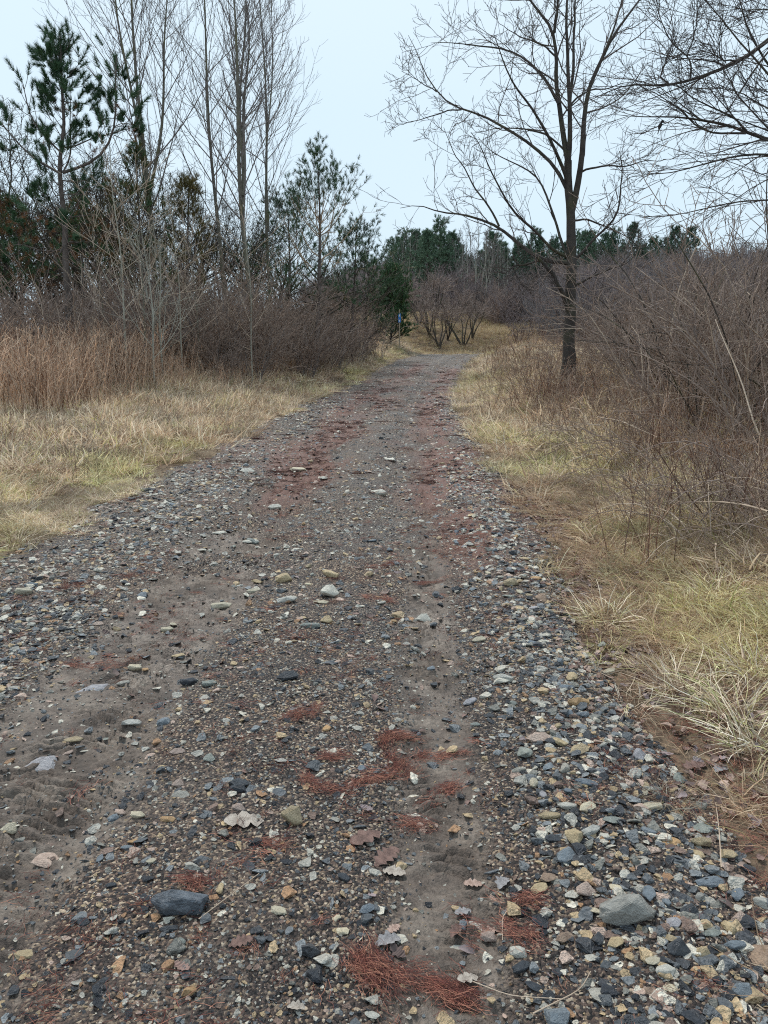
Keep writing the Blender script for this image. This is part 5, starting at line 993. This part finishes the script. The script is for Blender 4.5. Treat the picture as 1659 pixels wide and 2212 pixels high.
HS = [  # zoom, x, y, width, height in that zoom, colour, sink, label
 (ZB,1080,1200,200,110,'grey',.12,'largest grey angular rock sitting on the gravel windrow'), (ZB,1630,1370,120,170,'brown',.3,'big rounded brown boulder in the gravel beyond the largest grey rock'), (ZA,797,1225,190,95,'wet',.2,'big dark blue-black wet rock beside the small red needle clump'),
 (ZA,430,258,170,75,'lilac',.75,'cracked lilac-grey slab lying flush in the track'), (ZA,190,577,170,60,'lilac',.8,'worn grey slab pressed flush into the muddy wheel track'), (ZA,200,1008,80,95,'pink',.6,'pinkish flat stone at the edge of the muddy wheel track'), (ZA,1288,850,95,60,'buff',.05,'buff block-shaped stone beside the pale lobed leaf'),
 (ZB,1415,1075,130,45,'blue',.15,'long blue-grey stone with a curved top near the leaf litter'), (ZB,605,1370,80,55,'pale',.3,'silvery grey stone next to the muddy wheel track'), (ZB,1250,900,80,55,'orange',.15,'orange-buff rough stone in the windrow'), (ZB,1385,845,80,60,'green',.3,'pale grey flat stone at the foot of a straw stalk'), (ZB,1165,757,85,50,'cream',.15,'cream stone with a dark underside in the windrow'),
 (ZA,545,245,50,35,'grey',.4,''), (ZA,745,1315,70,60,'slate',.5,''), (ZA,595,185,60,32,'cream',.2,''), (ZA,640,183,32,25,'orange',.2,''), (ZA,790,120,55,35,'buff',.2,''), (ZA,575,420,85,36,'pale',.3,''), (ZA,730,408,65,40,'blue',.4,''), (ZA,782,547,60,40,'pink',.2,''), (ZA,925,570,50,50,'green',.3,''), (ZA,1240,580,50,45,'pale',.3,''), (ZA,50,890,75,30,'cream',.3,''), (ZA,790,690,50,28,'pink',.3,''), (ZA,800,733,80,35,'grey',.4,''),
 (ZA,505,840,55,40,'blue',.3,''), (ZA,610,827,65,25,'cream',.3,''), (ZA,535,810,60,20,'pink',.4,''), (ZA,1055,790,60,45,'pink',.3,''), (ZA,740,840,60,30,'orange',.3,''), (ZA,558,968,45,30,'blue',.3,''), (ZA,590,940,50,22,'orange',.4,''), (ZA,665,1025,40,30,'cream',.3,''), (ZA,490,1130,45,30,'slate',.3,''), (ZA,375,1290,45,60,'slate',.3,''), (ZA,1225,1245,75,45,'cream',.3,''), (ZA,1620,1235,65,60,'blue',.2,''), (ZA,1510,1335,50,50,'cream',.2,''),
 (ZA,110,1440,90,40,'buff',.3,''), (ZA,105,1530,35,45,'buff',.3,''), (ZA,540,1620,45,45,'blue',.3,''), (ZA,455,1550,50,30,'slate',.3,''), (ZA,795,1378,55,45,'green',.3,''), (ZA,1640,1700,60,50,'pale',.3,''), (ZA,1050,690,90,26,'slate',.3,''), (ZA,1055,716,80,20,'slate',.3,''), (ZA,920,245,60,30,'green',.3,''), (ZA,830,247,70,20,'slate',.2,''), (ZA,1270,220,90,30,'slate',.2,''), (ZA,330,510,75,22,'buff',.4,''),
 (ZB,815,965,95,75,'blue',.4,''), (ZB,750,895,70,35,'slate',.3,''), (ZB,890,1115,80,60,'pink',.25,''), (ZB,1010,1330,70,60,'buff',.25,''), (ZB,1280,1360,100,45,'slate',.25,''), (ZB,1385,1385,75,40,'buff',.2,''), (ZB,1480,1412,65,50,'buff',.2,''), (ZB,1175,1405,50,75,'cream',.2,''), (ZB,1560,1540,85,70,'blue',.2,''), (ZB,690,470,95,45,'pink',.25,''), (ZB,860,515,85,60,'buff',.2,''), (ZB,850,315,90,35,'orange',.3,''), (ZB,530,225,85,35,'pale',.2,''),
 (ZB,810,245,60,40,'blue',.3,''), (ZB,985,190,70,22,'cream',.2,''), (ZB,890,655,85,40,'blue',.4,''), (ZB,605,605,60,30,'grey',.3,''), (ZB,895,760,80,45,'cream',.2,''), (ZB,810,757,70,45,'pale',.2,''), (ZB,735,795,85,45,'buff',.25,''), (ZB,905,865,80,35,'pale',.25,''), (ZB,970,885,50,35,'pale',.25,''), (ZB,1520,1345,85,40,'blue',.25,''), (ZB,1330,1205,85,45,'slate',.3,''), (ZB,1255,1250,70,45,'lilac',.3,''), (ZB,1240,1310,70,45,'buff',.2,''), (ZB,930,1195,60,40,'cream',.2,''),
 (ZB,1020,1105,60,35,'cream',.2,''), (ZB,1005,1070,40,28,'cream',.2,''), (ZB,800,1310,75,55,'brown',.3,''), (ZB,720,1050,70,70,'brown',.35,''), (ZB,935,1315,70,50,'slate',.3,''), (ZB,690,1230,55,60,'slate',.3,''), (ZB,1245,1520,50,55,'cream',.2,''), (ZB,1165,1535,55,50,'brown',.2,''), (ZB,670,1515,75,60,'slate',.3,''), (ZB,1570,1010,70,45,'slate',.3,''), (ZB,610,1430,75,50,'slate',.35,''), (ZB,480,1330,70,45,'pink',.3,''), (ZB,1360,950,60,55,'buff',.2,''),
 (ZC,300,645,85,45,'buff',.15,''), (ZC,530,625,90,30,'buff',.1,''), (ZC,310,752,95,45,'pale',.2,''), (ZC,530,727,95,45,'pale',.08,''), (ZC,485,762,70,35,'cream',.2,''), (ZC,430,885,90,35,'green',.3,''), (ZC,520,862,60,28,'buff',.15,''), (ZC,150,662,50,25,'buff',.2,''), (ZC,140,705,65,30,'cream',.3,''), (ZC,1010,852,75,32,'pale',.3,''), (ZC,1455,672,80,35,'buff',.15,''), (ZC,1355,655,45,30,'pink',.2,''), (ZC,1410,1160,90,45,'pale',.2,''),
 (ZC,855,857,30,28,'orange',.15,''), (ZC,395,840,40,22,'buff',.2,''), (ZC,345,963,40,22,'buff',.2,''), (ZC,775,205,85,24,'pale',.5,''), (ZC,830,30,90,40,'pale',.7,''), (ZC,130,455,80,20,'pale',.4,''), (ZC,1290,960,65,20,'cream',.2,''), (ZC,740,445,60,40,'blue',.5,''), (ZC,495,135,40,22,'pale',.2,''), (ZC,110,100,70,16,'pale',.3,''), (ZC,365,95,80,12,'cream',.3,''), (ZC,250,285,65,14,'pale',.3,''), (ZC,1430,352,40,24,'pale',.2,''),
 (ZD,120,1225,85,30,'cream',.2,''), (ZD,1125,1307,90,32,'cream',.2,''), (ZD,755,707,65,25,'slate',.2,''), (ZD,1120,918,65,25,'pale',.3,''), (ZD,500,1387,50,22,'pink',.3,''), (ZD,850,1425,60,18,'cream',.3,''), (ZD,1285,963,70,24,'green',.3,''), (ZD,1030,1008,50,32,'pale',.3,''), (ZD,530,835,45,24,'slate',.2,''), (ZD,160,1190,60,20,'blue',.3,''), (ZD,235,910,40,36,'grey',.2,''), (ZD,880,780,45,14,'blue',.3,''), (ZD,730,1245,50,36,'blue',.3,''), (ZD,340,1015,40,22,'pale',.3,''), (ZD,815,848,60,22,'grey',.3,'')]
for i, (zm, a, b_, w, h, c, sk, lab) in enumerate(HS):
    dx, dy = (zm[0] + a * zm[2]) / 1.84448, (zm[1] + b_ * zm[2]) / 1.84448; p, t = hit(dx, dy + 0.25 * h * zm[2] / 1.84448); wm = w * zm[2] / 1.84448 * t / 1659
    dep = -p[1]; asp = min(1.15, max(0.5, 0.62 + 0.5 * (h / w - 0.45)))
    named = bool(lab); sp = rs.integers(0, 12)
    if not lab:
        s_ = road_s(p[0], p[1]); where = 'in the loose gravel windrow beside the verge' if s_ > 0.3 else ('between the two wheel tracks' if s_ > -0.95 else ('in the muddy wheel track' if s_ > -1.8 else 'on the gravel shoulder below the wood'))
        lab = '%s stone %s' % (ADJ[c], where)
    fl = 1.0 if sk < 0.6 else 0.6
    if i == 0: sp, fl = 7, 1.0
    if i == 0: asp, wm = 0.5, wm * 1.12
    if i == 2: sp, wm, asp = 3, wm * 1.15, 0.55
    if i == 6: sp, fl, asp = 11, 1.3, 0.6
    if i == 1: sp, fl = 3, 0.8
    put_stone(p[0], p[1], wm * 1.2, asp * (1.3 if h > w else 1), c, lab, rs.normal(0, 0.35) + (1.57 if h > w * 1.1 else 0), sk, fl, int(sp))
ck = ['slate', 'blue', 'grey', 'green', 'pale', 'cream', 'buff', 'orange', 'pink', 'brown', 'lilac']; cw = np.array([20, 22, 10, 9, 10, 10, 12, 6, 6, 8, 5.]); n_st = len(HS); tries = 0
while n_st < 298 and tries < 20000:
    tries += 1; y = 1.5 + 5.5 * rs.random() ** 1.3; zone = rs.random(); s_ = rs.normal(0.7, 0.24) if zone < 0.72 else rs.uniform(-2.6, 0.2); x = s_ + float(road_c(y)) + 1.05
    if s_ > 1.15: continue
    w = rs.uniform(0.032, 0.066) * (1.0 if zone < 0.72 else 0.75) * (1 + 0.08 * y)
    pc = (np.array([x, y, 0.0]) - np.array([0, 0, CAM_H])) @ CRn
    if abs(pc[0] / -pc[2]) > 0.5 or abs(pc[1] / -pc[2]) > 0.667: continue
    if any((x - a) ** 2 + (y - b_) ** 2 < (0.42 * (w + c)) ** 2 for a, b_, c in taken): continue
    c = ck[rs.choice(len(ck), p=cw / cw.sum())]; where = 'in the loose gravel windrow beside the verge' if s_ > 0.3 else ('between the two wheel tracks' if s_ > -0.95 else ('in the muddy wheel track' if s_ > -1.8 else 'on the gravel shoulder below the wood'))
    put_stone(x, y, w, rs.uniform(0.6, 1.0), c, '%s stone %s' % (ADJ[c], where), rs.random() * 6.28, rs.uniform(0.1, 0.35)); n_st += 1

# ------------------------------------------------------------------ single grass tufts at the near edge
def put_tuft(dx, dy, size, seed, label, w):
    p, t = hit(dx, dy); V, Q, C = ribbon_tuft(seed, 150, 0.3 * size, 0.0045, 0.12 * size, (0.5, 1.5), 1.3, 7, STRAW, w)
    me = np_mesh('grass_tuft', V, Q, False, attrs={'blade': ('POINT', 'FLOAT_COLOR', C.astype(np.float32))}); me.materials.append(M_tuft); o = link('grass_tuft', me); o.location = (p[0], p[1], surf(p[0], p[1])); tag(o, label, 'grass tuft')
M_tuft, nt, b = new_mat('tuft_blade', 0.65, 0.25); ga = N(nt, 'ShaderNodeAttribute', attribute_name='blade'); nt.links.new(ga.outputs['Color'], b.inputs['Base Color'])
put_tuft(1580, 1545, 1.15, 801, 'big yellow-green grass tuft spilling onto the leaf litter', GW); put_tuft(1640, 1470, 1.1, 802, 'straw-coloured tuft just behind the big yellow-green tuft', SW); put_tuft(1310, 1340, 0.9, 803, 'low green-yellow tuft leaning out over the gravel edge', GW)
put_tuft(1470, 1490, 0.9, 804, 'flattened brown tuft between litter and gravel', DW); put_tuft(1545, 1290, 1.0, 805, 'thick straw tuft in the bank grass above the litter', SW); put_tuft(40, 1175, 0.9, 806, 'dry isolated tuft on the gravel shoulder below the wood', DW); put_tuft(1640, 1610, 1.0, 807, 'sparse green-bladed tuft on bare litter beside the big yellow-green tuft', GW)
# straw stalks lying and standing in the gravel
def stalk(pts, r, label, lift):
    P = []
    for i, (a, b_) in enumerate(pts): p, t = hit(a, b_); P.append([p[0], p[1], surf(p[0], p[1]) + lift[i]])
    P = smooth_path(np.array(P), 10); o_ = P[0].copy(); V, Q = tubes((P - o_)[None], np.linspace(r, r * 0.6, 10)[None], 5); o = link('straw_stalk', np_mesh('straw_stalk', V, Q, True), mats=M_twig_tan); o.location = [float(v) for v in o_]; tag(o, label, 'stalk', 'straw stalks on the gravel')
stalk([(1556, 1895), (1552, 1800), (1545, 1745)], 0.0022, 'straight pale straw stalk leaning against the long blue-grey stone', [0.03, 0.02, 0.015]); stalk([(1150, 2205), (1200, 2180), (1255, 2150), (1275, 2110)], 0.002, 'curved reddish stalk lying across the gravel', [0.015] * 4)
stalk([(1010, 2140), (1100, 2160), (1230, 2170)], 0.0016, 'long thin straw beside the end of the needle drift', [0.012] * 3); stalk([(430, 1995), (560, 1900)], 0.0016, 'thin twig lying slantwise on the fine gravel', [0.014] * 2)
stalk([(1120, 1950), (1085, 1990), (1085, 2040)], 0.0018, 'bent pale stem on the edge of the mud', [0.012] * 3)
# fallen canes on the right bank
def cane(a, b_, r, label):
    Pa, Pb = np.array(a), np.array(b_); m = (Pa + Pb) / 2 + np.array([0, 0, 0.05]); P = smooth_path(np.array([Pa, m, Pb]), 9, rs, 0.01); o_ = P[0].copy(); V, Q = tubes((P - o_)[None], np.linspace(r, r * 0.5, 9)[None], 6); o = link('fallen_cane', np_mesh('fallen_cane', V, Q, True), mats=M_twig_tan); o.location = [float(v) for v in o_]; tag(o, label, 'cane', 'broken canes on the bank')
for (a0, b0, a1, b1, Y_, lab) in [(1640, 940, 1545, 690, 7.5, 'pale broken cane leaning steeply in front of the dark hollow'), (1420, 945, 1290, 900, 9.5, 'knotted brown branch lying in the bank grass'), (1659, 1105, 1480, 1085, 5.5, 'pale stem lying flat across the brambles')]:
    cane(at_depth(a0, b0, Y_), at_depth(a1, b1, Y_ + 0.9), 0.009, lab)

# ------------------------------------------------------------------ trail marker and bird
mp = np.array([x_at(862.5, 49.5), 49.5, 0]); mp[2] = surf(mp[0], mp[1]); top = at_depth(862.5, 668, 49.5)[2]; hM = top - mp[2]
def box(name, c, s, mat, parent, bev=0.0):
    bm = bmesh.new(); bmesh.ops.create_cube(bm, size=1)
    for v in bm.verts: v.co = Vector((c[0] + v.co.x * s[0], c[1] + v.co.y * s[1], c[2] + v.co.z * s[2]))
    if bev: bmesh.ops.bevel(bm, geom=list(bm.edges), offset=bev, segments=2, affect='EDGES')
    me = bpy.data.meshes.new(name); bm.to_mesh(me); bm.free(); return link(name, me, parent, mat)
def flat_poly(name, pts, y, mat, parent):
    n = len(pts); V = [(x, y, z) for x, z in pts] + [(x, y - 0.003, z) for x, z in pts]; me = bpy.data.meshes.new(name)
    me.from_pydata(V, [], [list(range(n))[::-1], list(range(n, 2 * n))] + [[i, (i + 1) % n, n + (i + 1) % n, n + i] for i in range(n)]); me.update(); return link(name, me, parent, mat)
M_post = bark('post_wood', (0.3, 0.24, 0.17), (0.42, 0.35, 0.26), scale=8); M_blue, nt, b = new_mat('marker_blue', 0.4, 0.4); b.inputs['Base Color'].default_value = (0.02, 0.17, 0.5, 1); n_ = noise(nt, 20); nt.links.new(ramp(nt, n_.outputs['Fac'], [(0.3, (0.018, 0.15, 0.45)), (0.7, (0.025, 0.2, 0.56))]).outputs[0], b.inputs['Base Color'])
M_white, nt, b = new_mat('marker_white', 0.5, 0.3); n_ = noise(nt, 15); nt.links.new(ramp(nt, n_.outputs['Fac'], [(0.3, (0.7, 0.7, 0.68)), (0.7, (0.82, 0.82, 0.8))]).outputs[0], b.inputs['Base Color'])
mk = empty('trail_marker', mp); tag(mk, 'thin wooden trail post with a blue plate at the bend of the track', 'trail marker')
box('post', (0, 0, hM / 2 - 0.1), (0.075, 0.05, hM + 0.2), M_post, mk, 0.006); pz_ = hM - 0.53; pl = box('plate', (0, -0.033, pz_), (0.17, 0.012, 0.54), M_blue, mk, 0.003)
flat_poly('walker_symbol', [(-0.01, pz_ + .23), (0.03, pz_ + .24), (0.05, pz_ + .2), (0.03, pz_ + .16), (0.055, pz_ + .1), (0.03, pz_ + .04), (0.01, pz_ + .1), (-0.03, pz_ + .04), (-0.045, pz_ + .07), (-0.015, pz_ + .15)], -0.0405, M_white, pl)
flat_poly('arrow', [(0, pz_ - .1), (0.05, pz_ - .15), (0.02, pz_ - .15), (0.02, pz_ - .22), (-0.02, pz_ - .22), (-0.02, pz_ - .15), (-0.05, pz_ - .15)], -0.0405, M_white, pl)
# small long-tailed bird perched in the overhanging limbs
bp_ = at_depth((2200 + 838 * .5184) / 1.84448, 968 * .5184 / 1.84448, RY + 0.4)
bm = bmesh.new(); bmesh.ops.create_uvsphere(bm, u_segments=14, v_segments=10, radius=1)
for v in bm.verts:
    x_, y_, z_ = v.co; t_ = (z_ + 1) / 2; r_ = math.sin(math.pi * min(1, max(0.02, t_))) ** 0.8; wd = (0.2 + 0.8 * math.exp(-((t_ - 0.62) / 0.2) ** 2)) ; q = math.hypot(x_, y_) + 1e-6
    rad = 0.032 * wd * min(1, 2.2 * r_) if t_ > 0.12 else 0.008; v.co = Vector((x_ / q * rad * (q > 1e-3) - 0.045 * (1 - t_), y_ / q * rad * (q > 1e-3), -0.12 + 0.2 * t_))
me = bpy.data.meshes.new('body'); bm.to_mesh(me); bm.free()
for p in me.polygons: p.use_smooth = True
M_bird, nt, b = new_mat('bird_plumage', 0.7, 0.2); n_ = noise(nt, 18); nt.links.new(ramp(nt, n_.outputs['Fac'], [(0.35, (0.03, 0.03, 0.034)), (0.65, (0.07, 0.068, 0.068))]).outputs[0], b.inputs['Base Color'])
bd = empty('perched_bird', bp_); tag(bd, 'small dark long-tailed bird perched on an overhanging twig', 'bird'); link('body', me, bd, M_bird)
bm = bmesh.new(); bmesh.ops.create_uvsphere(bm, u_segments=10, v_segments=8, radius=0.02)
for v in bm.verts: v.co = Vector((v.co.x + 0.012 + (0.012 if v.co.x > 0.016 else 0), v.co.y, v.co.z + 0.066))
me = bpy.data.meshes.new('head'); bm.to_mesh(me); bm.free(); link('head', me, bd, M_bird)
tw_ = smooth_path(np.array([[-0.5, 0.1, -0.1], [-0.15, 0.02, -0.065], [0.02, 0, -0.048], [0.3, -0.03, -0.06], [0.9, 0.05, 0.02]]), 8)
V, Q = tubes(tw_[None], np.linspace(0.003, 0.006, 8)[None], 4); pr_ = link('perch_twig', np_mesh('perch_twig', V + bp_ - troot, Q, True), t2, M_twig_grey)
